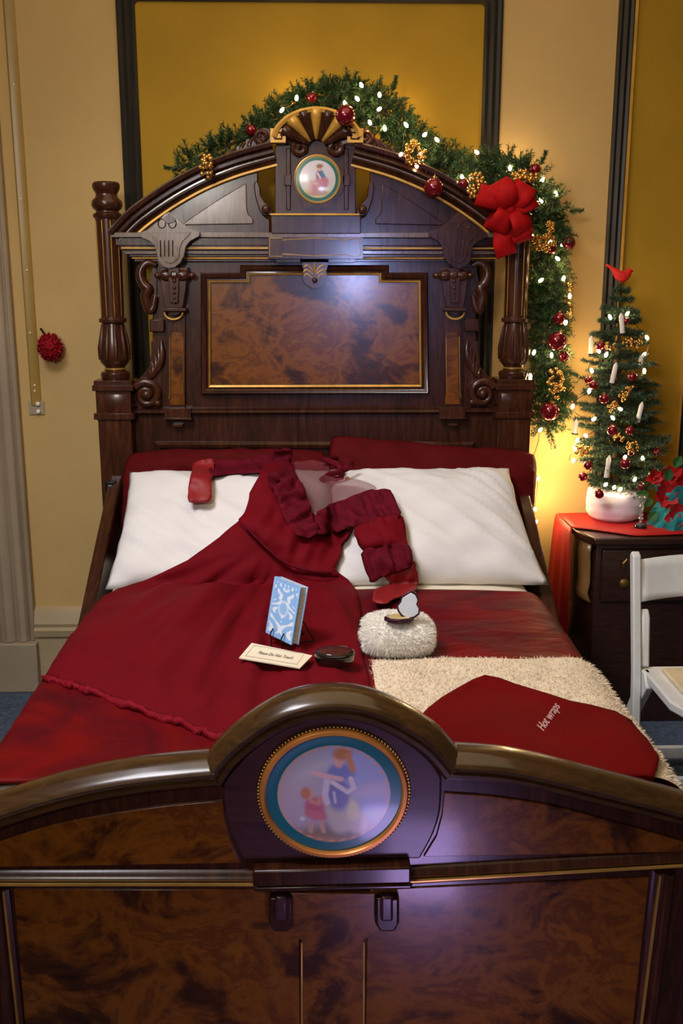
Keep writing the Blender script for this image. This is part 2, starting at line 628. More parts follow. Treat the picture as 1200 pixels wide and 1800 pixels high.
# cornice with gilt lines
CY = -.035
f = MB()
xl = XZ(196, 412, CY)[0]
xlr = XZ(911, 412, CY)[0]
zc_ = lambda y: XZ(553, y, CY)[1]
for (x0, x1, ya, yb, d, mi) in ((196, 911, 418, 409, .012, 2), (202, 905, 432, 418, .0, 0), (210, 896, 440, 432, .006, 0), (216, 890, 447, 440, -.004, 2), (224, 882, 452, 447, -.012, 0),
                                (212, 894, 438, 435, .0085, 1), (228, 878, 455, 452.5, -.014, 1), (232, 872, 460, 455, -.02, 0)):
    f.box(XZ(x0, 412, CY)[0], XZ(x1, 412, CY)[0], CY - d, .06, zc_(ya), zc_(yb), mi)
sub(f, 'cornice', ['walnut', 'bright_gilt', 'walnut_lit_pale'], .002)  # top slab and one band paler: light on them painted in

# pediment: tympanum boards, curved mouldings
arc_out = spline([(197, 409), (226, 378), (262, 350), (305, 322), (352, 297), (410, 274), (478, 255)], 6)
tymp = spline([(236, 412), (270, 384), (311, 357), (375, 321), (420, 302), (453, 290)], 5) + [(453, 340), (458, 356), (462, 378), (474, 386), (474, 412)]


def tymp_fn(mb, T):
    mb.prism(T(px2(tymp)), 0.0, .05)


both(tymp_fn, 'tympanum', 'walnut', .003)
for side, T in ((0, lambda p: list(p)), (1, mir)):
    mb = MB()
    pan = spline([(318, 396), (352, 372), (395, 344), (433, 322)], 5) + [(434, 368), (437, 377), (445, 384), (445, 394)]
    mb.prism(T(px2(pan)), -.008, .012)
    sub(mb, 'pediment_panel', 'walnut_lit_pale' if side == 0 else 'walnut', .004)  # left panel paler: reflected window light put into its colour


def arch_fn(mb, T):
    p = T(px2(arc_out))
    if T is mir:
        p = p[::-1]
    prof = [(-.075, 0), (-.075, .012), (-.058, .02), (-.05, .034), (-.038, .03), (-.03, .046), (-.018, .042), (-.01, .058), (0, .06), (.006, .05), (.006, -.04), (-.03, -.04)]
    mb.sweep(p, 0, prof)
    mb.sweep(p, 0, [(-.076, .008), (-.073, .021), (-.066, .021), (-.064, .008)], mi=1)
    mb.sweep(p, 0, [(-.047, .03), (-.045, .038), (-.04, .038), (-.038, .03)], mi=2)
    mb.sweep(p, 0, [(.002, .058), (.008, .05), (.008, -.03), (.004, -.03)], mi=2)  # top edge, its white sheen painted as paler wood


both(arch_fn, 'arched_moulding', ['walnut', 'bright_gilt', 'walnut_lit_pale'], 0)


# acanthus carving on top of the arch with a scroll
def spiral(cx, cy, r0, r1, turns, a0, sgn, n=34):
    return [(cx + (r0 + (r1 - r0) * k / n) * math.cos(a0 + sgn * 2 * PI * turns * k / n), cy + (r0 + (r1 - r0) * k / n) * math.sin(a0 + sgn * 2 * PI * turns * k / n)) for k in range(n + 1)]


def T3(T, pts, y):
    return [(x, y, z) for x, z in T(px2(pts))]


def acanthus(mb, T):
    body = [(395, 279), (402, 270), (412, 268), (418, 258), (428, 258), (434, 246), (444, 246), (452, 232), (462, 226), (473, 228), (477, 240), (477, 254), (440, 264)]
    mb.prism(T(px2(body)), -.02, .03)
    mb.tube(T3(T, spiral(461, 242, 12, 3, 1.4, 1.6, 1), -.024), [.010] * 20 + [.008] * 15, 8)
    for (a_, b_) in (((408, 274), (416, 262)), ((424, 268), (432, 252)), ((438, 262), (447, 242))):
        mb.tube(T3(T, spline([a_, ((a_[0] + b_[0]) / 2 - 3, (a_[1] + b_[1]) / 2), b_], 4), -.022), [.003, .006, .007, .007, .007, .006, .005, .004, .003], 6)


both(acanthus, 'scroll_carving', 'walnut_vertical', .003)


# scroll brackets on the inner edges of the broken pediment
def inscroll(mb, T):
    body = [(452, 318), (458, 330), (459, 345), (466, 356), (475, 362), (480, 372), (475, 380), (464, 380), (457, 372), (450, 352), (447, 335), (447, 322)]
    mb.prism(T(px2(body)), -.022, .05)
    x, z = T(px2([(468, 369)]))[0]
    mb.lathe([(.016, .0), (.016, .018), (.012, .026), (.0001, .029)], (x, -.018, z), 18, 0, 'y')


both(inscroll, 'scroll_bracket', 'walnut_vertical', .004)

# centre block with cresting
f = MB()
f.prism(px2([(483, 412), (483, 258), (500, 240), (606, 240), (625, 258), (625, 412)]), -.015, .06)
sub(f, 'crest_block', 'walnut_vertical', .003)
f = MB()
f.box(XZ(476, 380, -.05)[0], XZ(634, 380, -.05)[0], -.05, .04, XZ(553, 411, -.05)[1], XZ(553, 378, -.05)[1])
f.box(XZ(474, 380, -.06)[0], XZ(632, 380, -.06)[0], -.06, .04, XZ(553, 379, -.06)[1], XZ(553, 375, -.06)[1], 1)
sub(f, 'crest_plinth', ['walnut', 'bright_gilt'], .003)
# side ribs of the crest block
for x in (507, 608):
    f = MB()
    f.prism(px2([(x - 4, 370), (x - 4, 262), (x + 4, 262), (x + 4, 370)]), -.024, .02)
    f.prism(px2([(x - 7, 328), (x - 7, 308), (x + 7, 308), (x + 7, 328)]), -.03, .02)
    sub(f, 'crest_rib', 'walnut_vertical', .003)
# medallion surround: strapwork
f = MB()
ring = [(558 + 47 * math.cos(t), 316 + 47 * math.sin(t)) for t in np.linspace(0, 2 * PI, 40)[:-1]]
f.prism(px2(ring), -.03, .03)
f.prism(px2([(540, 352), (576, 352), (584, 362), (577, 369), (566, 364), (557, 372), (548, 364), (538, 369), (530, 362)]), -.032, .03)
for sx, sg in ((528, 1), (588, -1)):
    f.tube(T3(list, spiral(sx, 262, 15, 3, 1.5, -.6 if sg > 0 else PI + .6, -sg), -.03), [.012] * 25 + [.008] * 10, 8)
sub(f, 'medallion_surround', 'walnut_vertical', .004)


# painted medallions ------------------------------------------------
def sm(e0, e1, x):
    t = np.clip((x - e0) / (e1 - e0 + 1e-9), 0, 1)
    return t * t * (3 - 2 * t)


class Paint:
    def __init__(s, U, V, base):
        s.U, s.V = U, V
        s.c = np.zeros(U.shape + (3,)) + np.array(base)

    def mix(s, a, col):
        s.c = s.c * (1 - a[..., None]) + np.array(col) * a[..., None]

    def blob(s, cx, cy, rx, ry, col, rot=0, soft=.35, al=1):
        c, n = math.cos(rot), math.sin(rot)
        x, y = s.U - cx, s.V - cy
        d = np.sqrt(((x * c + y * n) / rx) ** 2 + ((-x * n + y * c) / ry) ** 2)
        s.mix(al * (1 - sm(1 - soft, 1 + soft, d)), col)

    def stroke(s, pts, w, col, soft=.4, al=1):
        d = np.full(s.U.shape, 9.0)
        for (x0, y0), (x1, y1) in zip(pts[:-1], pts[1:]):
            dx, dy = x1 - x0, y1 - y0
            t = np.clip(((s.U - x0) * dx + (s.V - y0) * dy) / (dx * dx + dy * dy + 1e-9), 0, 1)
            d = np.minimum(d, np.hypot(s.U - x0 - t * dx, s.V - y0 - t * dy))
        s.mix(al * (1 - sm(w * (1 - soft), w * (1 + soft), d)), col)


def disc_object(name, mat, parent, cx, y, cz, rx, rz, painter, rings, seg, dome=.006, label=None):
    rr = np.linspace(0, 1, rings + 1)[1:]
    th = np.linspace(0, 2 * PI, seg, endpoint=False)
    RR, TH = np.meshgrid(rr, th, indexing='ij')
    U = np.concatenate([[0], (RR * np.cos(TH)).ravel()])
    V = np.concatenate([[0], (RR * np.sin(TH)).ravel()])
    mb = MB()
    vs = [(cx + u * rx, y - dome * (1 - u * u - v * v), cz + v * rz) for u, v in zip(U, V)]
    fs = [(0, 1 + q, 1 + (q + 1) % seg) for q in range(seg)]
    for i in range(rings - 1):
        for q in range(seg):
            a_, b_ = 1 + i * seg + q, 1 + i * seg + (q + 1) % seg
            fs.append((a_, a_ + seg, b_ + seg, b_))
    mb.add(vs, fs)
    o = mb.obj(name, mat, parent, label=label)
    col = painter(U, V)
    at = o.data.color_attributes.new('paint', 'FLOAT_COLOR', 'POINT')
    at.data.foreach_set('color', np.concatenate([np.clip(col, 0, 1), np.ones((len(U), 1))], 1).ravel())
    return o


def small_painting(U, V):
    p = Paint(U, V, (.62, .55, .50))
    p.blob(-.1, .5, .9, .5, (.66, .60, .62), 0, .5)
    p.blob(0, -.75, .9, .35, (.62, .50, .22), 0, .4)
    p.blob(.0, -.62, .5, .10, (.42, .30, .16), 0, .4)
    p.stroke([(.12, .0), (.3, -.1), (.22, -.35)], .2, (.52, .18, .20))
    p.stroke([(.1, -.1), (-.12, -.2), (-.14, -.55)], .13, (.55, .22, .24))
    p.stroke([(-.05, -.2), (-.3, -.1), (-.33, -.55)], .07, (.62, .36, .33))
    p.stroke([(.1, -.42), (.45, -.42)], .07, (.75, .70, .66))
    p.blob(.10, .2, .17, .2, (.09, .12, .25))
    p.stroke([(.2, .3), (.3, .1)], .06, (.10, .22, .34))
    p.stroke([(.0, .25), (.12, .05)], .05, (.72, .5, .42))
    p.blob(.06, .47, .11, .13, (.66, .42, .32))
    p.blob(.1, .56, .15, .09, (.32, .16, .05))
    r = np.hypot(U, V)
    p.mix(sm(.80, .82, r), (.03, .15, .10))
    p.mix(sm(.955, .97, r), (.55, .33, .08))
    return p.c


mc = XZ(558, 315, -.036)
f = MB()
rx = .5 * (XZ(597, 315, -.036)[0] - XZ(519.5, 315, -.036)[0])
f.lathe([(rx * .97, 0), (rx * 1.02, .005), (rx * 1.06, .004), (rx * 1.07, -.004)], (mc[0], -.034, mc[1]), 48, 0, 'y')
sub(f, 'medallion_rim', 'gilt', 0)
disc_object('painted_medallion', 'enamel', headboard, mc[0], -.036, mc[1], rx, rx, small_painting, 40, 90, label='round porcelain plaque of a seated woman in blue and pink')

# gilt segmental arch with key-pattern ends
f = MB()
p = px2(spline([(479, 240), (486, 223), (505, 205), (530, 194), (556, 190), (583, 194), (606, 205), (626, 222), (634, 240)], 6), -.06)
f.sweep(p, -.06, [(-.014, 0), (-.014, .012), (-.003, .016), (.004, .012), (.004, -.06), (-.014, -.06)])
f.sweep(p, -.05, [(-.07, -.05), (-.07, -.01), (-.016, 0), (-.014, -.05)], mi=1)
for x0, x1 in ((475, 502), (610, 638)):
    f.prism(px2([(x0, 251), (x0, 226), (x1, 226), (x1, 251)], -.06), -.066, .05)
    s_ = 1 if x0 < 500 else -1
    key = [(x0 + 7, 227), (x0 + 7, 244), (x1 - 7, 244), (x1 - 7, 233), (x0 + 13, 233)] if s_ > 0 else [(x1 - 7, 227), (x1 - 7, 244), (x0 + 7, 244), (x0 + 7, 233), (x1 - 13, 233)]
    for a_, b_ in zip(key[:-1], key[1:]):
        f.tube([(x, -.067, z) for x, z in px2([a_, b_], -.066)], .0028, 6, 1)
sub(f, 'gilded_arch', ['bright_gilt', 'walnut'], .002)
# shell fan beneath it
f = MB()
bx_, bz_ = XZ(556, 262, -.02)
for q in range(7):
    a0 = PI * (0.10 + .80 * q / 7)
    a1 = PI * (0.10 + .80 * (q + 1) / 7)
    am = (a0 + a1) / 2
    Rr = .125
    r0 = .03
    w = (a1 - a0) * .5
    vs = []
    for k in range(5):
        rr = r0 + (Rr - r0) * k / 4
        hgt = .012 + .035 * k / 4
        for j in range(5):
            aa = am + w * (j / 2 - 1)
            vs.append((bx_ + rr * math.cos(aa) * 1.05, -.02 - hgt - .012 * math.cos((j / 2 - 1) * PI / 2), bz_ + rr * math.sin(aa)))
    fs = [(k * 5 + j, k * 5 + j + 1, (k + 1) * 5 + j + 1, (k + 1) * 5 + j) for k in range(4) for j in range(4)]
    f.add(vs, fs, q % 2)
sub(f, 'shell_carving', ['walnut_vertical', 'bright_gilt'], 0, solid=.004)

# dark label block and antefix drop
f = MB()
Y_ = -.075
f.box(XZ(471, 430, Y_)[0], XZ(638, 430, Y_)[0], Y_, .0, XZ(553, 455, Y_)[1], XZ(553, 417, Y_)[1])
for pts in ([(474, 418.5), (496, 418.5), (496, 422), (553, 418.5), (610, 422), (610, 419.5), (633, 419.5), (633, 450), (610, 450), (610, 447), (553, 450), (496, 446.5), (496, 450.5), (474, 450.5)],):
    q_ = px2(pts, Y_)
    f.tube([(x, Y_ - .0005, z) for x, z in q_ + [q_[0]]], .0015, 6, 1)
f.box(XZ(484, 430, Y_)[0], XZ(624, 430, Y_)[0], Y_ + .02, .0, XZ(553, 461, Y_)[1], XZ(553, 455, Y_)[1], 0)
sub(f, 'frieze_block', ['walnut', 'gilt'], .003)
f = MB()
f.prism(px2([(526, 455), (578, 455), (576, 468), (573, 476), (576, 486), (572, 498), (562, 505), (553, 508), (544, 505), (535, 498), (531, 487), (534, 477), (531, 468)], -.05), -.055, .05)
f.tube([(x, -.056, z) for x, z in px2([(553, 460), (553, 470), (553, 480)], -.055)], [.0015, .006, .001], 8, 1)
for sg in (-1, 1):
    for pts in ([(2, 478), (8, 470), (14, 466), (18, 469)], [(3, 482), (10, 476), (16, 474), (20, 479)], [(5, 488), (11, 482), (16, 482), (18, 486)]):
        f.tube([(x, -.056, z) for x, z in px2(spline([(553 + sg * a_, b_) for a_, b_ in pts], 4), -.055)], .0028, 6, 1)
f.ball((*[XZ(553, 493, -.06)[0], -.058, XZ(553, 493, -.06)[1]],), .01, 0, 12, 8)
sub(f, 'leaf_drop', ['walnut_vertical', 'gilt'], .005)


# shields, corbels, pilasters, side scrolls: each mirrored
def shield(mb, T, mi=(0, 0)):
    pts = [(298, 373), (306, 378), (320, 392), (334, 402), (351, 408), (351, 415), (335, 424), (327, 434), (324, 450), (318, 462), (308, 470), (298, 472), (288, 469), (279, 460), (277, 446), (273, 432), (264, 424), (248, 417), (248, 409), (264, 402), (280, 388), (290, 377)]
    mb.prism(T(px2(pts, -.06)), -.075, .06)
    ins = [(262, 409), (336, 409), (320, 426), (316, 438), (315, 452), (306, 461), (298, 463), (290, 460), (284, 450), (282, 430)]
    mb.prism(T(px2(ins, -.075)), -.080, .01, 1)
    for sx in (290, 308):
        ring_ = [(sx + 6.5 * math.cos(t), 395 + 8 * math.sin(t)) for t in np.linspace(0, 2 * PI, 20)]
        mb.tube(T3(T, ring_, -.077), .0022, 6, 2)
    for x in (288, 295, 302, 309):
        mb.tube(T3(T, [(x, 424), (x, 452)], -.081), .0022, 6, 2)
    mb.prism(T(px2([(298, 374), (310, 386), (304, 392), (298, 393), (292, 392), (286, 386)], -.075)), -.079, .01, 2)


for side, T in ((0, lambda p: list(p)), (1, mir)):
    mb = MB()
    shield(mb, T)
    sub(mb, 'carved_shield', ['walnut_lit_pale', 'walnut_lit_pale', 'walnut'] if side == 0 else ['walnut', 'walnut', 'walnut_vertical'], .004)  # left shield paler, sheen painted in; right one plain walnut


def corbel(mb, T):
    xa, z_ = T(px2([(272, 484)], -.03))[0]
    xb, _ = T(px2([(344, 484)], -.03))[0]
    x0, x1 = min(xa, xb), max(xa, xb)
    L = x1 - x0
    mb.lathe([(.0001, 0), (.008, .002), (.012, .012), (.008, .022), (.018, .028), (.022, .045), (.018, .06), (.022, .064), (.022, L - .064), (.018, L - .06), (.022, L - .045), (.018, L - .028), (.008, L - .022), (.012, L - .012), (.008, L - .002), (.0001, L)], (x0, -.045, z_), 18, 0, 'x')
    mb.prism(T(px2([(281, 470), (331, 470), (327, 512), (322, 541), (292, 541), (286, 512)], -.03)), -.05, .05)
    mb.prism(T(px2([(297, 470), (317, 470), (315, 532), (300, 532)], -.03)), -.062, .03)
    for k, y in enumerate((494, 506, 515, 524, 532)):
        x, z = T(px2([(306.5, y)], -.06))[0]
        mb.ball((x, -.063, z), .0075 - k * .0007, 0, 10, 7)
    mb.prism(T(px2([(286, 541), (328, 541), (328, 547), (286, 547)], -.03)), -.058, .05)
    arc = [(307 - 16 * math.cos(t), 548 + 13 * math.sin(t)) for t in np.linspace(0, PI, 14)]
    mb.tube(T3(T, arc, -.03), .0055, 8, 1)
    mb.prism(T(px2([(307 - 11 * math.cos(t), 547 + 8 * math.sin(t)) for t in np.linspace(0, PI, 12)], -.03)), -.04, .04)


both(corbel, 'corbel', ['walnut_vertical', 'gilt'], .003)


def pilaster(mb, T):
    mb.prism(T(px2([(296, 548), (326, 548), (326, 716), (296, 716)])), -.016, .03)
    mb.prism(T(px2([(303, 585), (320, 585), (322, 592), (322, 690), (325, 700), (325, 712), (299, 712), (299, 700), (301, 690), (301, 592)], -.016)), -.022, .01, 2)
    for x in (300, 323):
        mb.tube(T3(T, [(x, 592), (x, 690), (x - (2 if x < 310 else -2), 700)], -.02), .0016, 6, 1)
    mb.prism(T(px2([(290, 717), (336, 717), (336, 735), (290, 735)], -.02)), -.035, .05)
    mb.prism(T(px2([(288, 734), (338, 734), (338, 737), (288, 737)], -.02)), -.04, .05)
    mb.prism(T(px2([(304, 745), (322, 745), (322, 748), (318, 750), (308, 750), (304, 748)], -.01)), -.025, .03)


both(pilaster, 'pilaster', ['walnut_vertical', 'gilt', 'burl'], .003)


def upper_ear(mb, T):
    pts = spline([(276, 467), (262, 462), (251, 470), (248, 485), (254, 500), (262, 508), (257, 520), (260, 535), (264, 546), (270, 540), (274, 520)], 4)
    mb.tube(T3(T, pts, -.015), [.010 + .010 * math.sin(PI * k / (len(pts) - 1)) for k in range(len(pts))], 10)
    mb.prism(T(px2([(270, 462), (276, 462), (276, 540), (268, 546), (262, 520), (264, 490)])), -.01, .04)


both(upper_ear, 'ear_scroll', 'walnut_vertical', 0)


def key_block(mb, T):
    mb.prism(T(px2([(264, 561), (290, 561), (290, 583), (264, 583)])), -.02, .05)


both(key_block, 'square_boss', 'walnut', .004)


def lower_scroll(mb, T):
    mb.prism(T(px2([(284, 602), (266, 600), (266, 622), (262, 645), (250, 660), (238, 672), (234, 690), (236, 710), (245, 717), (284, 717)])), -.005, .045)
    sp = spiral(259, 693, 24, 3, 1.7, -2.6, 1, 50)
    mb.tube(T3(T, sp, -.015), [.017 * (1 - .5 * k / 50) for k in range(51)], 10)
    x, z = T(px2([(259, 693)]))[0]
    mb.ball((x, -.018, z), .02, 0, 14, 9)
    for k in range(5):
        a_ = (262 + 4 * k, 668 - 4 * k)
        b_ = (262 + 5.5 * k, 648 - 13 * k)
        mb.tube(T3(T, spline([a_, ((a_[0] + b_[0]) / 2 + 4, (a_[1] + b_[1]) / 2), b_], 5), -.014), [.004, .008, .012, .013, .013, .012, .011, .009, .006, .004, .002], 8, flat=.8)
    mb.ball((*[T(px2([(278, 708)]))[0][0], -.016, T(px2([(278, 708)]))[0][1]],), .014, 0, 12, 8)


both(lower_scroll, 'leaf_scroll', 'walnut_vertical', 0)

# ---- side rails with swept head brackets
for sg in (-1, 1):
    mb = MB()
    x = sg * .745
    prof = [(-.10, .93), (-.16, .90), (-.30, .82), (-.50, .70), (-.66, .60), (-.75, .55), (-.80, .52), (-2.0, .52), (-2.0, .27), (-.04, .27), (-.04, .95)]
    th = .022
    vs = [(x - th, y, z) for y, z in prof] + [(x + th, y, z) for y, z in prof]
    n = len(prof)
    mb.add(vs, [tuple(range(n)), tuple(range(2 * n - 1, n - 1, -1))] + [(i, i + n, (i + 1) % n + n, (i + 1) % n) for i in range(n)])
    mb.obj('side_rail', 'walnut', bed, bevel=.006)
# little iron roller by the left post
mb = MB()
x, z = XZ(195, 880, -.12)
mb.lathe([(.012, 0), (.018, .003), (.018, .022), (.012, .025)], (x - .012, -.12, z), 16, 0, 'x')
mb.lathe([(.010, 0), (.014, .003), (.014, .022), (.010, .025)], (x - .012, -.115, z + .05), 16, 0, 'x')
mb.box(x - .02, x + .02, -.115, -.04, z - .03, z + .07)
mb.obj('rail_fitting', 'wire_dark', bed, bevel=.003)

# ---- footboard
fp = lambda pts, Y=YF: [XZ(x, y, Y) for x, y in pts]
capL = spline([(-215, 1600), (-170, 1530), (-90, 1487), (0, 1447), (125, 1408), (250, 1384), (380, 1371)], 6)
capC = spline([(388, 1372), (410, 1340), (450, 1304), (497, 1274), (540, 1259), (588, 1254), (636, 1260), (682, 1277), (735, 1309), (762, 1335), (783, 1361)], 6)
capR = spline([(792, 1360), (900, 1369), (1050, 1404), (1200, 1444), (1280, 1482), (1350, 1525), (1390, 1590)], 6)
cap_path = fp(capL + capC + capR)
zl = .06
f = MB()
f.prism([(cap_path[0][0], zl)] + cap_path + [(cap_path[-1][0], zl)], YF, .05)
footboard = f.obj('footboard', 'walnut', bed, bevel=0)


def fsub(mb, name, mat, bevel=.003, **k):
    return mb.obj(name, mat, footboard, bevel=bevel, **k)


capprof = [(-.004, 0), (-.004, .014), (.002, .022), (.009, .022), (.011, .017), (.016, .022), (.024, .026), (.032, .020), (.034, .012), (.040, .006), (.044, -.012), (.043, -.035), (.036, -.055), (.034, -.062), (.024, -.070), (.010, -.064), (-.004, -.05)]
f = MB()
f.sweep(cap_path, YF, capprof)
fsub(f, 'cap_moulding', 'cap_wood', 0, angle=50)
# plum-coloured face round the medallion
face = spline([(393, 1378), (418, 1346), (452, 1311), (497, 1281), (540, 1266), (588, 1261), (636, 1267), (682, 1284), (733, 1316), (760, 1342), (776, 1367)], 4)
face += spline([(776, 1390), (773, 1430), (760, 1470), (738, 1510)], 4) + spline([(428, 1512), (408, 1472), (396, 1432), (391, 1390)], 4)
f = MB()
f.prism(fp(face, YF - .01), YF - .010, .012)
fsub(f, 'medallion_board', 'plum_wood', .004)
# spandrel panels
f = MB()
f.prism(fp(spline([(392, 1406), (300, 1414), (200, 1428), (100, 1447), (0, 1478), (-110, 1522)], 4) + [(424, 1516)][:0] + [(-110, 1524), (422, 1515), (404, 1475), (395, 1440)]), YF - .004, .006)
fsub(f, 'burl_spandrel', 'burl', .003)
f = MB()
f.prism(fp(spline([(780, 1392), (860, 1398), (960, 1413), (1060, 1438), (1160, 1466), (1250, 1493)], 4) + [(1250, 1495), (744, 1504), (766, 1468), (776, 1432)]), YF - .004, .006)
fsub(f, 'burl_spandrel', 'burl', .003)
# horizontal rail
f = MB()
f.sweep(fp([(-215, 1552), (446, 1552), (725, 1546), (1390, 1508)]), YF, [(0, 0), (0, .014), (.006, .02), (.011, .014), (.016, .016), (.024, .012), (.03, 0)])
f.sweep(fp([(-215, 1546), (446, 1546), (725, 1540), (1390, 1502)]), YF, [(0, .01), (0, .0215), (.003, .0215), (.003, .01)], mi=1)
fsub(f, 'rail_moulding', ['walnut', 'gilt'], 0)
f = MB()
f.prism(fp([(444, 1557), (444, 1529), (722, 1522), (722, 1551)], YF - .03), YF - .035, .05)
f.prism(fp([(446, 1566), (446, 1557), (726, 1551), (722, 1560)], YF - .02), YF - .026, .04)
fsub(f, 'rail_block', 'walnut', .004)
# brackets, centre stile
for x in (493, 678):
    f = MB()
    f.prism(fp([(x - 20, 1566), (x + 22, 1566), (x + 22, 1612), (x + 14, 1626), (x - 12, 1626), (x - 20, 1612)]), YF - .022, .03)
    f.prism(fp([(x - 10, 1570), (x + 12, 1570), (x + 12, 1614), (x - 10, 1614)], YF - .02), YF - .032, .02, 1)
    fsub(f, 'rail_bracket', ['walnut', 'plum_wood'], .005)
f = MB()
f.prism(fp([(530, 1648), (500, 1630), (500, 1566), (670, 1566), (670, 1630), (640, 1648)]) + [(XZ(638, 1800, YF)[0], zl), (XZ(532, 1800, YF)[0], zl)], YF - .008, .012)
for x in (530, 639):
    f.tube([(*[XZ(x, 1652, YF)[0]], YF - .008, XZ(x, 1652, YF)[1]), (XZ(x, 1800, YF)[0], YF - .008, XZ(x, 1800, YF)[1] - .1)], .0025, 6, 1)
fsub(f, 'centre_stile', ['burl', 'gilt'], .002)
for pts in ([(24, 1562), (520, 1562), (526, 1652), (528, 1800), (44, 1800)], [(650, 1562), (1140, 1540), (1112, 1800), (642, 1800), (644, 1652)]):
    f = MB()
    q_ = fp(pts)
    q_ = [(x, z if z > .16 else .10) for x, z in q_]
    f.prism(q_, YF - .003, .006)
    fsub(f, 'burl_panel', 'burl', .002)
for a_, b_ in (((1160, 1532), (1126, 1800)), ((6, 1560), (32, 1800))):
    f = MB()
    p0, p1 = fp([a_, b_])
    dx, dz = (p1[0] - p0[0]), (p1[1] - p0[1])
    t = (zl + .03 - p0[1]) / dz
    p1 = (p0[0] + dx * t, zl + .03)
    w = 1 if a_[0] > 600 else -1
    f.sweep([p0, p1], YF, [(w * a__, d) for a__, d in [(-.012, 0), (-.012, .006), (-.004, .012), (.004, .006), (.012, .014), (.022, .012), (.03, 0)]])
    f.sweep([p0, p1], YF, [(w * a__, d) for a__, d in [(-.007, .006), (-.006, .014), (-.002, .014), (-.001, .006)]], mi=1)
    fsub(f, 'edge_moulding', ['walnut_vertical', 'gilt'], 0)
# foot corner posts
for x in (-.80, .80):
    f = MB()
    f.box(x - .055, x + .055, YF - .03, YF + .09, 0, .60)
    f.lathe([(.06, .60), (.065, .62), (.05, .64), (.055, .66), (.03, .69), (.0001, .70)], (x, YF + .03, 0), 24)
    fsub(f, 'corner_post', 'walnut_vertical', .006)


def foot_painting(U, V):
    rng = np.random.RandomState(3)
    p = Paint(U, V, (.40, .36, .52))
    p.blob(.45, .5, .7, .6, (.36, .38, .72), 0, .6)
    p.blob(-.5, .45, .5, .5, (.42, .40, .52), 0, .6)
    p.blob(-.55, -.1, .4, .5, (.50, .40, .52), 0, .6)
    p.blob(.55, .0, .4, .18, (.55, .48, .66), .2, .6, .7)
    p.blob(.55, -.2, .4, .16, (.28, .36, .68), .1, .6, .8)
    p.blob(.6, -.40, .5, .14, (.42, .52, .50), .2, .5, .9)
    p.blob(-.3, .42, .3, .08, (.52, .48, .58), .5, .6, .7)
    p.blob(0, -.8, .9, .26, (.30, .20, .16), 0, .4)
    p.blob(-.2, -.78, .35, .08, (.40, .24, .17), 0, .5)
    p.blob(.2, -.56, .34, .17, (.22, .19, .17), 0, .5, .8)
    # woman
    p.stroke([(.12, -.1), (.25, -.3), (.35, -.52)], .15, (.56, .50, .46))
    p.stroke([(.02, -.1), (.05, -.35), (.1, -.5)], .16, (.55, .48, .46))
    p.stroke([(.12, -.05), (.26, -.2), (.28, -.35)], .085, (.68, .62, .44))
    p.blob(.06, .02, .17, .28, (.22, .21, .48), .1, .3)
    p.stroke([(0, .36), (.2, .36)], .1, (.24, .24, .56))
    p.blob(.08, .42, .14, .12, (.20, .22, .55))
    p.stroke([(.24, .28), (.29, .12), (.2, .05), (-.02, .22)], .035, (.70, .60, .72))
    p.stroke([(-.1, .25), (-.13, .0), (-.1, -.12)], .045, (.66, .56, .72))
    p.stroke([(-.30, .38), (-.1, .32), (.1, .27)], .04, (.72, .44, .50))
    p.stroke([(.0, .05), (.02, -.12)], .02, (.55, .52, .74))
    p.blob(.07, .57, .075, .11, (.68, .40, .36))
    p.blob(.12, .68, .14, .1, (.50, .20, .10), 0, .4)
    p.stroke([(.2, .66), (.25, .5), (.27, .42)], .045, (.56, .24, .14))
    # child
    p.stroke([(-.33, -.48), (-.34, -.62)], .035, (.62, .36, .30))
    p.stroke([(-.2, -.42), (-.15, -.62)], .035, (.62, .36, .30))
    p.blob(-.28, -.22, .14, .2, (.55, .14, .22), .25, .3)
    p.stroke([(-.33, -.1), (-.22, -.14), (-.2, -.04)], .035, (.66, .28, .26))
    p.stroke([(-.36, -.3), (-.16, -.36)], .06, (.62, .18, .26))
    p.blob(-.36, .02, .075, .085, (.66, .36, .30))
    p.blob(-.41, .04, .07, .10, (.55, .22, .14), 0, .3)
    p.blob(-.46, -.40, .04, .035, (.7, .68, .75))
    r = np.hypot(U, V)
    th = np.arctan2(V, U)
    teal = np.array((.01, .14, .18))
    p.mix(sm(.81, .825, r), teal)
    p.mix(sm(.83, .9, r) * np.clip(np.cos(th - 2.2), 0, 1) ** 2 * .55, (.10, .22, .42))
    lau = np.exp(-((r - .79) / .018) ** 2) * (.55 + .45 * np.sign(np.sin(th * 30 + 60 * (r - .79))))
    p.mix(np.clip(lau, 0, 1), (.72, .36, .20))
    return p.c


c0, c1 = XZ(455, 1397, YF - .02), XZ(718, 1397, YF - .02)
t0, t1 = XZ(586, 1284, YF - .02), XZ(586, 1509, YF - .02)
fcx, fcz, frx, frz = (c0[0] + c1[0]) / 2, (t0[1] + t1[1]) / 2, (c1[0] - c0[0]) / 2, (t0[1] - t1[1]) / 2
f = MB()
ell = [(fcx + .955 * frx * math.cos(t), fcz + .955 * frz * math.sin(t)) for t in np.linspace(0, 2 * PI, 73)[:-1]]
f.sweep(ell, YF - .01, [(-.006, 0), (-.006, .006), (-.003, .012), (.003, .013), (.006, .008), (.006, 0)], closed=True)
fsub(f, 'medallion_rim', 'copper_gilt', 0)
f = MB()
for t in np.linspace(0, 2 * PI, 121)[:-1]:
    f.ball((fcx + 1.015 * frx * math.cos(t), YF - .012, fcz + 1.015 * frz * math.sin(t)), .0030, 0, 6, 5)
fsub(f, 'beaded_border', 'brass', 0)
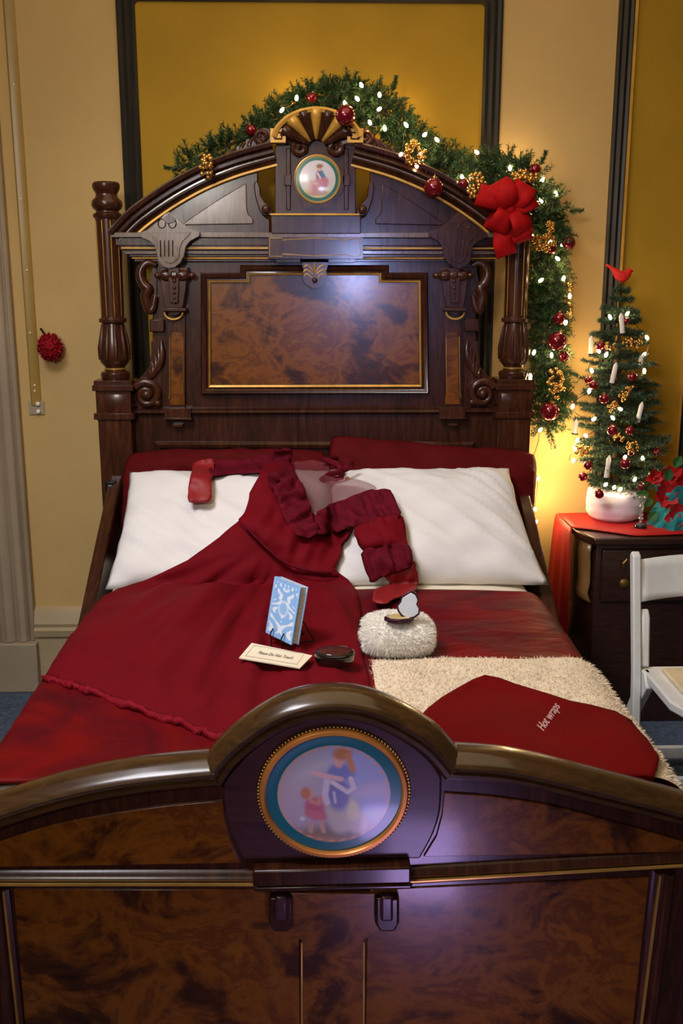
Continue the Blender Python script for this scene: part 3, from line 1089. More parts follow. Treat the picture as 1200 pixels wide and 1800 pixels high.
disc_object('painted_medallion', 'enamel', footboard, fcx, YF - .014, fcz, frx * .925, frz * .925, foot_painting, 85, 200, dome=.006, label='oval porcelain plaque of a woman in blue with a child')

# ================================================================== MATTRESS, BEDSPREAD, PILLOWS
ZT = .69


def rounded_slab(mb, x0, x1, y0, y1, z0, z1, r, nx=20, ny=28, wob=.003):
    """soft box as a displaced cube grid"""
    bm = bmesh.new()
    bmesh.ops.create_cube(bm, size=2)
    bmesh.ops.subdivide_edges(bm, edges=bm.edges, cuts=11, use_grid_fill=True)
    cx, cy, cz = (x0 + x1) / 2, (y0 + y1) / 2, (z0 + z1) / 2
    hx, hy, hz = (x1 - x0) / 2, (y1 - y0) / 2, (z1 - z0) / 2
    vs = []
    for v in bm.verts:
        p = Vector((v.co.x * hx, v.co.y * hy, v.co.z * hz))
        q = Vector((max(-hx + r, min(hx - r, p.x)), max(-hy + r, min(hy - r, p.y)), max(-hz + r, min(hz - r, p.z))))
        d = p - q
        if d.length > 1e-6:
            p = q + d.normalized() * r
        p += Vector((0, 0, noise.noise(Vector((p.x * 6, p.y * 6, p.z * 6))) * wob))
        vs.append(p + Vector((cx, cy, cz)))
    mb.add(vs, [tuple(v.index for v in f_.verts) for f_ in bm.faces])
    bm.free()


bm_ = MB()
rounded_slab(bm_, -.69, .69, -1.985, -.065, .40, .68, .06)
mattress = bm_.obj('mattress', 'sheet_linen', label='thick mattress under a cream sheet on the walnut bed', cat='mattress', subsurf=1, angle=180)

# bedspread: cross-section swept along the bed
sec = []
for s in np.linspace(-.635, .635, 60):
    sec.append((s, ZT, 0.0))
right = [(.635 + .07 * math.sin(t), ZT - .07 + .07 * math.cos(t), 0) for t in np.linspace(.15, PI / 2, 8)]
right += [(.707 + .02 * k / 12, ZT - .075 - .40 * k / 12, 1.0 * k / 12) for k in range(1, 13)]
sec = [(-x, z, w) for x, z, w in reversed(right)] + sec + right
ys = np.linspace(-.72, -1.925, 70)
f = MB()
vs = []
for iy, y in enumerate(ys):
    for (x, z, w) in sec:
        n1 = noise.noise(Vector((x * 3.2, y * 5.5, 1.3))) * .008
        n2 = noise.noise(Vector((x * 8 + y * 3, y * 16, 4.1))) * .0035
        fold = .016 * w * math.sin(y * 26 + 2 * math.sin(x * 3)) * (1 if x > 0 else -1)
        edge = .012 * math.sin(x * 7) * (1 if iy == 0 else 0)
        vs.append((x + fold, y + edge, z + n1 + n2 + .004))
k = len(sec)
fs = [(i * k + q, (i + 1) * k + q, (i + 1) * k + q + 1, i * k + q + 1) for i in range(len(ys) - 1) for q in range(k - 1)]
f.add(vs, fs)
bedspread = f.obj('bedspread', 'velvet', label='crushed dark red velvet bedspread draped over the mattress', cat='bedspread', angle=180, origin=(0, -1.3, ZT), solid=.006, solid_off=1)


def make_pillow(name, c, a, b, t, tilt, yaw, mat, label, roll=0, seed=0, sag=0, nu=44, nv=36, group=None, ridge=2.6, rc=0, tl=0, tr=0):
    ex = Vector((math.cos(yaw), math.sin(yaw), 0))
    ev = Vector((-math.sin(yaw) * math.cos(tilt), math.cos(yaw) * math.cos(tilt), math.sin(tilt)))
    if roll:
        ex, ev = ex * math.cos(roll) + ev * math.sin(roll), ev * math.cos(roll) - ex * math.sin(roll)
    en = ex.cross(ev)
    mb = MB()
    vs, idx = [], {}
    fs = []
    for side in (1, -1):
        for i in range(nu + 1):
            for j in range(nv + 1):
                u, v = -1 + 2 * i / nu, -1 + 2 * j / nv
                bor = i in (0, nu) or j in (0, nv)
                if side == -1 and bor:
                    idx[(side, i, j)] = idx[(1, i, j)]
                    continue
                w = t * ((1 - abs(u) ** ridge) * (1 - abs(v) ** ridge)) ** .5
                uu = u * (1 - .045 * (1 - abs(v) ** 2) * abs(u) ** 3)
                vv = v * (1 - .06 * (1 - abs(u) ** 2) * abs(v) ** 3)
                p3 = Vector((u * 2.2 + seed, v * 2.2, side))
                cr = noise.noise(Vector((u * 1.2 + v * .9 + seed, (u * 1.25 + v) * 3.1, seed)))
                wr = noise.noise(p3 * 1.3) * .018 + .020 * (1 - min(1, abs(cr) * 5)) * (.4 + .6 * abs(u)) + noise.noise(Vector((u * 2, v * 9 + u * 4 + seed, 3))) * .006
                p = Vector(c) + ex * a * uu + ev * b * vv + en * (side * w + (0 if bor else wr * min(1, w / t * 1.5)))
                p = p - ex * a * uu * (tr if u > 0 else tl) * (v + 1) / 2
                if rc:
                    p = p - ex * a * uu * rc * v ** 4 - ev * b * vv * rc * u ** 4
                if bor:
                    p += en * noise.noise(Vector((u * 4 + seed, v * 4, 9))) * .012 + ev * noise.noise(Vector((u * 5, seed, v * 5))) * .010
                p.z -= sag * max(0, (u * sag / abs(sag)) if sag else 0) ** 2 if sag > 0 else 0
                idx[(side, i, j)] = len(vs)
                vs.append(p)
        for i in range(nu):
            for j in range(nv):
                q = (idx[(side, i, j)], idx[(side, i + 1, j)], idx[(side, i + 1, j + 1)], idx[(side, i, j + 1)])
                fs.append(q if side == 1 else q[::-1])
    mb.add(vs, fs)
    return mb.obj(name, mat, label=label, cat='pillow', angle=180, group=group)


pw_l = make_pillow('pillow', (-.315, -.435, .838), .37, .255, .085, R(36), R(0), 'linen', 'white pillow lying under the red gown on the left of the bed', seed=1.7, tl=.05)
pw_r = make_pillow('pillow', (.385, -.425, .838), .355, .26, .085, R(36), R(0), 'linen', 'wrinkled white pillow on the right with one puffed gown sleeve on it', seed=5.2, tr=.17)
pr_l = make_pillow('pillow', (-.33, -.165, .868), .40, .205, .07, R(66), R(0), 'red_pillow', 'dark red pillow standing behind the left white pillow', seed=8.2, rc=.13)
pr_r = make_pillow('pillow', (.405, -.160, .870), .40, .22, .06, R(66), R(0), 'red_pillow', 'dark red pillow sagging behind the right white pillow', roll=R(-5.5), seed=11.4, rc=.07)


def bvh_of(objs):
    vs, fs = [], []
    for o in objs:
        n0 = len(vs)
        org = ORG[o]
        vs += [v.co + org for v in o.data.vertices]
        fs += [tuple(i + n0 for i in p.vertices) for p in o.data.polygons]
    return BVHTree.FromPolygons(vs, fs)


BEDTOP = bvh_of([mattress, bedspread, pw_l, pw_r, pr_l, pr_r])


def cast(px, py, tree=None):
    tree = tree or BEDTOP
    for k in range(25):
        sx = 1 if px < 560 else -1
        h = tree.ray_cast(CAM, ray(px + sx * 2 * k, py + k), 6)
        if h[0] is not None:
            n = h[1]
            if n.dot(ray(px, py)) > 0:
                n = -n
            return h[0], n
    return PZ(px, py, ZT), Vector((0, 0, 1))


def inside(p, poly):
    x, y = p
    r_ = False
    for i in range(len(poly)):
        (x0, y0), (x1, y1) = poly[i], poly[i - 1]
        if (y0 > y) != (y1 > y) and x < (x1 - x0) * (y - y0) / (y1 - y0) + x0:
            r_ = not r_
    return r_


def drape(poly, step, off, fold=None, smooth=2, tree=None, fade=14.0):
    """lay a cloth whose outline is seen as poly on the bed below it"""
    bd = []
    for i in range(len(poly)):
        a_, b_ = Vector(poly[i]), Vector(poly[(i + 1) % len(poly)])
        n = max(1, int((b_ - a_).length / step))
        bd += [a_.lerp(b_, k / n) for k in range(n)]
    nb = len(bd)
    pts = list(bd)
    bl = [(p.x, p.y) for p in bd]
    x0, x1 = min(p[0] for p in bl), max(p[0] for p in bl)
    y0, y1 = min(p[1] for p in bl), max(p[1] for p in bl)
    bda = np.array(bl)
    y = y0
    row = 0
    while y < y1:
        x = x0 + (step / 2 if row % 2 else 0)
        while x < x1:
            if inside((x, y), bl) and np.min(np.hypot(bda[:, 0] - x, bda[:, 1] - y)) > step * .55:
                pts.append(Vector((x, y)))
            x += step
        y += step * .8
        row += 1
    V_, E_, T_, *_ = delaunay_2d_cdt(pts, [(i, (i + 1) % nb) for i in range(nb)], [], 1, 1e-5)
    P3, N3 = [], []
    for p in V_:
        h, n = cast(p.x, p.y, tree)
        P3.append(h)
        N3.append(n)
    nbr = [set() for _ in V_]
    for t in T_:
        for i in range(3):
            nbr[t[i]] |= {t[(i + 1) % 3], t[(i + 2) % 3]}
    for _ in range(max(smooth, 2)):
        N3 = [(N3[i] + sum((N3[j] for j in nbr[i]), Vector())).normalized() if nbr[i] else N3[i] for i in range(len(V_))]
    for it in range(smooth):
        Q = []
        for i in range(len(V_)):
            if nbr[i]:
                av = sum((P3[j] for j in nbr[i]), Vector()) / len(nbr[i])
                # slide only along the line of sight so the outline stays put
                d = (P3[i] - CAM)
                L = d.length
                d.normalize()
                tt = (av - CAM).dot(d)
                Q.append(CAM + d * (L * .4 + min(tt, L + .002) * .6))
            else:
                Q.append(P3[i])
        P3 = Q
    out = []
    for p, h, n in zip(V_, P3, N3):
        v_ = (CAM - h).normalized()
        ed = float(np.min(np.hypot(bda[:, 0] - p.x, bda[:, 1] - p.y)))
        fo = (fold(p.x, p.y) if fold else 0) * min(1, .12 + ed / fade)
        out.append(h + v_ * (off / max(.45, n.dot(v_))) + n * fo)
    return out, [tuple(t) for t in T_]


def ndir(px, py, ang, freq, seed=0):
    """fold lines running along direction ang (image degrees)"""
    c, s = math.cos(R(ang)), math.sin(R(ang))
    a_, b_ = px * c + py * s, -px * s + py * c
    return noise.noise(Vector((a_ * freq * .18, b_ * freq, seed)))


# ================================================================== GOWN
g0 = PZ(400, 1120, ZT)
gown = thing('gown', 'long dark red gown with ruffled bodice laid across pillows and bed', 'gown', (g0.x, g0.y, ZT + .01))


def gpart(poly, step, off, name, mat, fold=None, smooth=2, parent=None, solid=.004, label=None, tree=None, fade=14.0, soft=True, wob=1.2):
    if soft:
        q = spline([poly[-1]] + list(poly) + [poly[0], poly[1]], 4)[4:-4]
        q = q[:-1]
        poly = [(x + wob * noise.noise(Vector((x * .11, y * .11, 1.5))) * 2, y + wob * noise.noise(Vector((x * .11, y * .11, 8.5))) * 2) for x, y in q]
    mb = MB()
    mb.add(*drape(poly, step, off, fold, smooth, tree, fade))
    return mb.obj(name, mat, parent or gown, angle=180, solid=solid, solid_off=0, label=label)


skirt = [(422, 914), (455, 945), (500, 985), (545, 1000), (590, 1004), (612, 1020), (628, 1042), (634, 1080), (633, 1120), (637, 1160), (648, 1195), (650, 1235), (560, 1290), (450, 1300), (372, 1291), (330, 1275), (240, 1245), (160, 1214), (80, 1190),
         (100, 1145), (128, 1092), (156, 1056), (176, 1047), (250, 1022), (330, 985), (385, 945)]


def skirt_fold(x, y):
    d = math.hypot(x - 500, y - 950)
    a_ = math.degrees(math.atan2(y - 950, x - 500))
    w = min(1, d / 160)
    r1 = 1 - abs(noise.noise(Vector((a_ * .075, d * .0020, 2.2)))) * 2.2
    r2 = 1 - abs(noise.noise(Vector((a_ * .14, d * .004, 7.7)))) * 2.4
    e = min(1, max(0, (1230 - y) / 120))
    return .004 + (.036 * max(0, r1) + .016 * max(0, r2)) * w * (.45 + .55 * e) + .005 * ndir(x, y, 15, .02, 3)


skirt_o = gpart(skirt, 9, .012, 'skirt', 'gown_cloth', skirt_fold, 5, fade=45.0, soft=False)
bodice = [(457, 832), (466, 815), (480, 800), (508, 800), (524, 850), (545, 899), (604, 930), (617, 925), (612, 940), (601, 955), (598, 975), (589, 1000), (592, 1012), (545, 1008), (500, 995), (455, 955), (420, 918), (430, 900), (440, 868)]
gpart(bodice, 8, .030, 'bodice', 'gown_cloth', lambda x, y: .034 * max(0, ndir(x, y, 118, .05, 5)) + .020 * ndir(x, y, -30, .035, 1) + .010 * ndir(x, y, 100, .10, 4), 5)
# waist seam
mb = MB()
pts = [cast(x, y) for x, y in spline([(424, 916), (455, 950), (500, 988), (545, 1003), (590, 1008)], 4)]
mb.tube([p + (CAM - p).normalized() * .062 for p, n in pts[1:-1]], .004, 8)
mb.obj('waist_band', 'ruffle_cloth', gown, angle=180)
ruf = lambda ang, fr, amp, sd: (lambda x, y: amp * ndir(x, y, ang, fr, sd) + .006 * noise.noise(Vector((x * .03, y * .03, sd))))
gpart([(482, 789), (512, 789), (512, 822), (532, 850), (546, 897), (559, 931), (537, 945), (516, 937), (500, 913), (484, 870), (472, 838)], 5, .056, 'shoulder_ruffle', 'ruffle_cloth', ruf(150, .10, .026, 3), 3, fade=5, wob=2.2)
gpart([(510, 818), (540, 809), (576, 816), (582, 838), (620, 841), (662, 858), (606, 882), (588, 891), (560, 899), (546, 899), (530, 850)], 7, .038, 'sheer_yoke', 'tulle', ruf(60, .06, .006, 4), 4, solid=0, label='see-through dark red tulle yoke')
gpart([(558, 899), (604, 879), (644, 863), (684, 862), (697, 890), (701, 912), (640, 927), (616, 925), (604, 933), (562, 939)], 5, .058, 'shoulder_ruffle', 'ruffle_cloth', ruf(65, .10, .026, 7), 3, fade=5, wob=2.2)
rs = gpart([(622, 930), (642, 921), (702, 905), (713, 944), (711, 961), (648, 968), (634, 965)], 6, .050, 'sleeve', 'gown_cloth', lambda x, y: .03 * math.sin(PI * min(1, max(0, (x - 622) / 92))) + .016 * ndir(x, y, 70, .08, 2), 3, fade=8)
gpart([(640, 965), (712, 955), (723, 984), (718, 997), (678, 1013), (660, 1023), (647, 1017)], 5, .060, 'sleeve_ruffle', 'ruffle_cloth', ruf(75, .11, .028, 6), 3, parent=rs, fade=4, wob=2.0)
gpart([(676, 1010), (722, 985), (733, 1008), (733, 1036), (702, 1049), (674, 1062), (655, 1056), (660, 1036), (684, 1026)], 6, .040, 'cuff', 'cuff_red', lambda x, y: .022 * ndir(x, y, 110, .08, 8), 3, parent=rs, fade=7, label='bright red cuff end')
# left sleeve thrown along the pillow top
ls = gpart([(366, 812), (400, 808), (440, 806), (470, 800), (474, 828), (440, 831), (410, 832), (368, 834)], 6, .030, 'sleeve', 'ruffle_cloth', lambda x, y: .012 * ndir(x, y, 80, .06, 5), 4)
gpart([(344, 812), (374, 808), (372, 845), (370, 879), (350, 882), (330, 880), (332, 850), (338, 822)], 6, .040, 'cuff', 'cuff_red', lambda x, y: .006 * ndir(x, y, 90, .06, 5), 4, parent=ls, label='bright red cuff end')
# neck band and button
mb = MB()
pts = [cast(x, y) for x, y in spline([(574, 814), (579, 836), (584, 853), (600, 852), (614, 845), (622, 838)], 5)]
mb.tube([p + n * .05 for p, n in pts], [.012] * len(pts), 8, flat=.5)
nb_ = mb.obj('neck_band', 'ruffle_cloth', gown, angle=180)
mb = MB()
p, n = cast(581, 851)
mb.ball(p + n * .066, .0075, 0, 12, 8)
mb.obj('button', 'bead_gold', nb_)
# lace hem
hem = spline([(78, 1188), (120, 1200), (160, 1213), (240, 1243), (330, 1274), (372, 1290), (450, 1298)], 14)
mb = MB()
vs = []
for i, (x, y) in enumerate(hem):
    p, n = cast(x, y)
    w = 9 + 2.0 * math.sin(i * .55) + 1.0 * math.sin(i * 1.7)
    p2, n2 = cast(x - 2.5, y + w)
    j = .004 * math.sin(i * .5) + .002 * math.sin(i * 1.9)
    vv = (CAM - p).normalized() * .024
    vs += [p + vv + n * .004, p.lerp(p2, .5) + vv + n * (.010 + j), p2 + vv * .6 + n2 * (.001 + j * .6)]
mb.add(vs, [(i * 3 + q, i * 3 + 3 + q, i * 3 + 4 + q, i * 3 + 1 + q) for i in range(len(hem) - 1) for q in range(2)])
mb.obj('lace_hem', 'lace', gown, angle=180, solid=.004)

# ================================================================== FUR BLANKET, RED BAG
def fur(mb, P3, N3s, T_, count, length, width, mi, lean=None, seed=1):
    rnd = random.Random(seed)
    areas = []
    for t in T_:
        a_, b_, c_ = (Vector(P3[i]) for i in t[:3])
        areas.append((b_ - a_).cross(c_ - a_).length)
    cum = np.cumsum(areas)
    for _ in range(count):
        t = T_[min(len(T_) - 1, int(np.searchsorted(cum, rnd.random() * cum[-1])))]
        a_, b_, c_ = (Vector(P3[i]) for i in t[:3])
        r1, r2 = rnd.random(), rnd.random()
        if r1 + r2 > 1:
            r1, r2 = 1 - r1, 1 - r2
        p = a_ + (b_ - a_) * r1 + (c_ - a_) * r2
        n = (b_ - a_).cross(c_ - a_).normalized()
        if N3s is not None and n.dot(N3s(p)) < 0:
            n = -n
        d = (n + Vector((rnd.gauss(0, .6), rnd.gauss(0, .6), rnd.gauss(0, .3))) + (lean or Vector())).normalized()
        s = d.orthogonal().normalized()
        s = Matrix.Rotation(rnd.random() * 6.28, 3, d) @ s
        L = length * rnd.uniform(.6, 1.2)
        w = width
        mb.add([p - s * w, p + s * w, p + d * L * .6 + s * w * .5 + Vector((0, 0, -.001)), p + d * L - Vector((0, 0, L * .25))], [(0, 1, 2), (0, 2, 3)], mi)


byt = PZ(800, 1164, ZT).y
bxl = PZ(650, 1190, ZT).x
rows_ = [(x, ZT + .018) for x in np.linspace(bxl, .635, 34)]
rows_ += [(.635 + .086 * math.sin(t), ZT - .07 + .088 * math.cos(t)) for t in np.linspace(.2, PI / 2, 8)]
rows_ += [(.721 + .030 * k / 8, ZT - .075 - .26 * k / 8) for k in range(1, 9)]
vsb = []
by = np.linspace(byt, -1.955, 34)
for iy, y in enumerate(by):
    for ix, (x, z) in enumerate(rows_):
        dn = noise.noise(Vector((x * 7, y * 7, z * 7 + 3))) * .006
        ed = .012 * noise.noise(Vector((x * 9, 1, 2))) if iy == 0 else 0
        drop = -.012 if (iy == 0 or ix == 0) else 0
        side = max(0, (ZT - z) / .3)
        vsb.append((x + dn * side + (.010 * noise.noise(Vector((y * 9, 5, 2))) if ix == 0 else 0), y + ed, z + dn + drop))
kb = len(rows_)
fsb = [(a_ * kb + q, (a_ + 1) * kb + q, (a_ + 1) * kb + q + 1, a_ * kb + q + 1) for a_ in range(len(by) - 1) for q in range(kb - 1)]
tri_b = [t for f_ in fsb for t in ((f_[0], f_[1], f_[2]), (f_[0], f_[2], f_[3]))]
vsb = [Vector(v) for v in vsb]
mb = MB()
mb.add(vsb, fsb)
fur(mb, vsb, lambda p: Vector((max(0, p.x - .6) * 8, 0, 1)), tri_b, 17000, .012, .0010, 1, Vector((0, -.4, 0)), 4)
blanket_o = mb.obj('fur_blanket', ['fur_base', 'fur_cream'], label='cream white fur blanket spread across the right foot of the bed', cat='blanket', angle=180)
BEDTOP = bvh_of([mattress, bedspread, pw_l, pw_r, pr_l, pr_r])
_bv = [Vector(v) for v in vsb]
_vs, _fs = [], []
for o in (mattress, bedspread):
    n0 = len(_vs)
    _vs += [v.co + ORG[o] for v in o.data.vertices]
    _fs += [tuple(i + n0 for i in p.vertices) for p in o.data.polygons]
n0 = len(_vs)
_vs += _bv
_fs += [tuple(i + n0 for i in f_) for f_ in fsb]
FURTOP = BVHTree.FromPolygons(_vs, _fs)
bag = [(752, 1244), (775, 1226), (800, 1211), (830, 1194), (852, 1186), (878, 1191), (905, 1201), (970, 1221), (1000, 1231), (1040, 1239), (1082, 1250), (1110, 1266), (1135, 1284), (1155, 1305), (1161, 1325), (1156, 1345), (1148, 1366), (1140, 1400), (1000, 1385), (830, 1345), (745, 1290), (735, 1262)]
vs, fs = drape(bag, 10, .018, lambda x, y: .008 * noise.noise(Vector((x * .008, y * .012, 6))) + .003 * ndir(x, y, 20, .02, 4), 3, FURTOP)
mb = MB()
mb.add(vs, fs)
bag_o = mb.obj('cloth_bag', 'bag_red', label='flat dark red cloth bag with white embroidered words on fur blanket', cat='bag', angle=180, solid=.008, solid_off=-1)
BAG = bvh_of([bag_o])


def text_mesh(txt, size=1.0, shear=0.0, align='LEFT'):
    cu = bpy.data.curves.new('txt', 'FONT')
    cu.body = txt
    cu.size = size
    cu.shear = shear
    cu.align_x = align
    cu.resolution_u = 3
    ob = bpy.data.objects.new('txt', cu)
    COL.objects.link(ob)
    bpy.context.view_layer.update()
    me = bpy.data.meshes.new_from_object(ob.evaluated_get(bpy.context.evaluated_depsgraph_get()))
    vs = [tuple(v.co) for v in me.vertices]
    fs = [tuple(p.vertices) for p in me.polygons]
    bpy.data.objects.remove(ob)
    bpy.data.curves.remove(cu)
    bpy.data.meshes.remove(me)
    return vs, fs


vs, fs = text_mesh('Hot wraps', 1.0, .25)
wmax = max(v[0] for v in vs)
o_, e_, u_ = Vector((955, 1287)), Vector((985, 1243)), Vector((-20, -13))
out = []
for x, y, z in vs:
    q = o_ + (e_ - o_) * (x / wmax) + u_ * y
    p, n = cast(q.x, q.y, BAG)
    out.append(p + n * .0015)
mb = MB()
mb.add(out, fs)
mb.obj('embroidered_lettering', 'thread_white', bag_o, smooth=False, solid=.0015)

# ================================================================== SMALL THINGS ON THE BED
SURF = bvh_of([mattress, bedspread])
SKT = bvh_of([bedspread, skirt_o])


def top(x, y):
    h = SKT.ray_cast(Vector((x, y, 2)), Vector((0, 0, -1)))
    return h[0].z if h[0] is not None else ZT


# card
cc = [Vector((442, 1130)), Vector((549, 1152)), Vector((527, 1174)), Vector((420, 1156))]
_q = [PZ(p.x, p.y, ZT + .03) for p in cc]
zc0 = max(top(_q[0].lerp(_q[2], t).x, _q[0].lerp(_q[2], t).y) for t in (.1, .3, .5, .7, .9)) + .007
c3 = [PZ(p.x, p.y, zc0) for p in cc]
c3[0].z += .0
ux, uy = (c3[2] - c3[3]), (c3[0] - c3[3])
nrm = ux.cross(uy).normalized()
mb = MB()
th = .003
mb.add([p for p in c3] + [p - nrm * th for p in c3], [(0, 1, 2, 3), (7, 6, 5, 4), (0, 4, 5, 1), (1, 5, 6, 2), (2, 6, 7, 3), (3, 7, 4, 0)])
card = mb.obj('notice_card', 'card_stock', label='small cream notice card lying in front of the blue book', cat='card', smooth=False)
cp = lambda u, v, h=.0006: c3[3] + ux * u + uy * v + nrm * h
mb = MB()
for r0 in ((.07, .15, .93, .87),):
    a0, b0, a1, b1 = r0
    for (ua, va, ub, vb) in ((a0, b0, a1, b0 + .025), (a0, b1 - .025, a1, b1), (a0, b0, a0 + .008, b1), (a1 - .008, b0, a1, b1)):
        mb.add([cp(ua, va), cp(ub, va), cp(ub, vb), cp(ua, vb)], [(0, 1, 2, 3)])
mb.obj('border_rule', 'card_rule', card, smooth=False)
vs, fs = text_mesh('Please Do Not Touch', 1.0, .3)
wm = max(v[0] for v in vs)
mb = MB()
mb.add([cp(.22 + .58 * x / wm, .40 + .24 * y, .001) for x, y, z in vs], fs)
mb.obj('printed_lettering', 'card_ink', card, smooth=False)
# book on wire stand
_b = PZ(490, 1125, ZT + .03)
zb_ = top(_b.x, _b.y) + .03
_zt = ZT
ZS = top(_b.x, _b.y)
BL, BR = PZ(467, 1112, zb_), PZ(512, 1134, zb_)
bu = BR - BL
bw = bu.length
bu.normalize()
bn = Vector((-bu.y, bu.x, 0))          # points away from the camera
if bn.y < 0:
    bn = -bn
TL = None
best = 9
for lean in np.linspace(0, 40, 41):
    for hh in np.linspace(.1, .24, 29):
        d = bn * math.sin(R(lean)) + Vector((0, 0, math.cos(R(lean))))
        p = BL + d * hh - CAM
        qx, qy = 600 + FPX * p.dot(RT) / p.dot(F), 900 - FPX * p.dot(UP) / p.dot(F)
        e = math.hypot(qx - 483, qy - 1013)
        if e < best:
            best, TL = e, (d, hh)
bup, bh = TL
bth = bup.cross(bu).normalized()
if bth.y < 0:
    bth = -bth
bthk = .024
book = thing('book', 'pale blue hardback book with white damask cover standing on wire stand', 'book', tuple(BL))
B = lambda u, v, w: BL + bu * u * bw + bup * v * bh + bth * w


def bookbox(mb, u0, u1, v0, v1, w0, w1):
    vs = [B(u, v, w) for u in (u0, u1) for v in (v0, v1) for w in (w0, w1)]
    mb.add(vs, [(0, 1, 3, 2), (4, 6, 7, 5), (0, 4, 5, 1), (2, 3, 7, 6), (0, 2, 6, 4), (1, 5, 7, 3)])


mb = MB()
bookbox(mb, .02, .96, .015, .985, .003, bthk - .003)
mb.obj('page_block', 'book_edge', book, smooth=False)
mb = MB()
bookbox(mb, 0, 1, 0, 1, bthk - .003, bthk)
mb.obj('back_cover', 'book_blue', book, bevel=.001)
mb = MB()
bookbox(mb, -.02, .01, 0, 1, .0, bthk)
mb.obj('spine', 'book_blue', book, bevel=.001)
nu, nv = 70, 110
UU, VV = np.meshgrid(np.linspace(0, 1, nu), np.linspace(0, 1, nv), indexing='ij')
mb = MB()
vs = [B(u, v, 0) for u, v in zip(UU.ravel(), VV.ravel())] + [B(u, v, .003) for u, v in ((0, 0), (1, 0), (1, 1), (0, 1))]
fs = [(i * nv + j, (i + 1) * nv + j, (i + 1) * nv + j + 1, i * nv + j + 1) for i in range(nu - 1) for j in range(nv - 1)]
e = nu * nv
fs += [(e, e + 1, e + 2, e + 3)]
mb.add(vs, fs)
cover = mb.obj('front_cover', 'cover_print', book, smooth=False)
pt = Paint(UU.ravel(), VV.ravel(), (.27, .50, .86))
u_, v_ = np.abs(UU.ravel() - .5) * 2, VV.ravel()
mot = np.sin(9 * u_ + 5 * np.sin(7 * v_ * PI / 2)) * np.cos(v_ * PI * 5 + 3 * u_ * np.cos(v_ * 9)) + .35 * np.sin(22 * u_ * v_ + 6 * v_)
mask = (u_ < .86) & (v_ > .06) & (v_ < .94)
pt.mix(np.where(mask, sm(.15, .4, mot), 0), (.78, .86, .95))
pt.mix(np.exp(-((np.hypot((UU.ravel() - .5) * 1.0, (v_ - .52) * 1.3) - .16) / .03) ** 2) * .8, (.70, .82, .95))
pt.mix((np.hypot((UU.ravel() - .5) * 1.0, (v_ - .52) * 1.3) < .13) * 1.0, (.32, .55, .88))
pt.mix(np.where((u_ > .9) & (u_ < .94), .7, 0), (.6, .75, .95))
at = cover.data.color_attributes.new('paint', 'FLOAT_COLOR', 'POINT')
cc_ = np.concatenate([pt.c, np.ones((len(pt.c), 1))], 1)
cc_ = np.concatenate([cc_, np.tile([[.27, .5, .86, 1]], (4, 1))], 0)
at.data.foreach_set('color', cc_.ravel())
mb = MB()
st0 = B(.5, 0, bthk + .004)
for u in (.3, .72):
    mb.tube(spline([B(u, .14, -.004), B(u, .05, -.010), B(u, -.02, -.006), B(u, -.03, bthk + .004), B(u, .5, bthk + .006)], 5), .0018, 6)
    pbk = B(u, .5, bthk + .006)
    foot = Vector((pbk.x, pbk.y, 0)) + bn * .05
    mb.tube([pbk, (foot.x, foot.y, top(foot.x, foot.y) + .004)], .0018, 6)
    mb.tube([B(u, -.03, bthk), (foot.x, foot.y, top(foot.x, foot.y) + .004)], .0018, 6)
    pf = B(u, -.02, -.006)
    mb.tube([pf, (pf.x, pf.y, top(pf.x, pf.y) + .004)], .0018, 6)
mb.tube([B(.3, .5, bthk + .006), B(.72, .5, bthk + .006)], .0018, 6)
mb.obj('book_stand', 'wire_dark', label='thin dark wire easel holding up the blue book', cat='stand')

# black oval box
p = PZ(588, 1152, ZT + .035)
ZO = max(top(p.x + a_, p.y + b_) for a_ in (-.04, 0, .04) for b_ in (-.03, 0, .03)) + .005
p = PZ(588, 1152, ZO + .02)
bx = thing('oval_box', 'dark glossy oval lacquer box right of the notice card', 'box', (p.x, p.y, ZO))
q0, q1 = PZ(554, 1153, ZT + .035), PZ(622, 1150, ZT + .035)
ra = (q1 - q0).length / 2
rb = ra * .85


def oval(mb, prof, mi=0, seg=40):
    vs = []
    for r, h in prof:
        for k in range(seg):
            t = 2 * PI * k / seg
            vs.append((p.x + (ra + r) * math.cos(t), p.y + (rb + r) * math.sin(t), ZO + h))
    n = len(prof)
    fs = [(i * seg + k, i * seg + (k + 1) % seg, (i + 1) * seg + (k + 1) % seg, (i + 1) * seg + k) for i in range(n - 1) for k in range(seg)]
    fs += [tuple(range(seg)), tuple((n - 1) * seg + k for k in range(seg))]
    mb.add(vs, fs, mi)


mb = MB()
oval(mb, [(-.012, 0), (-.004, .004), (-.001, .012), (-.001, .020)])
mb.obj('base', 'black_lacquer', bx)
mb = MB()
oval(mb, [(0, .020), (.001, .024), (-.001, .030), (-.006, .033)])
oval(mb, [(-.009, .0325), (-.010, .0335), (-.02, .0345)], 1)
mb.obj('lid', ['black_lacquer', 'lacquer_top'], bx)

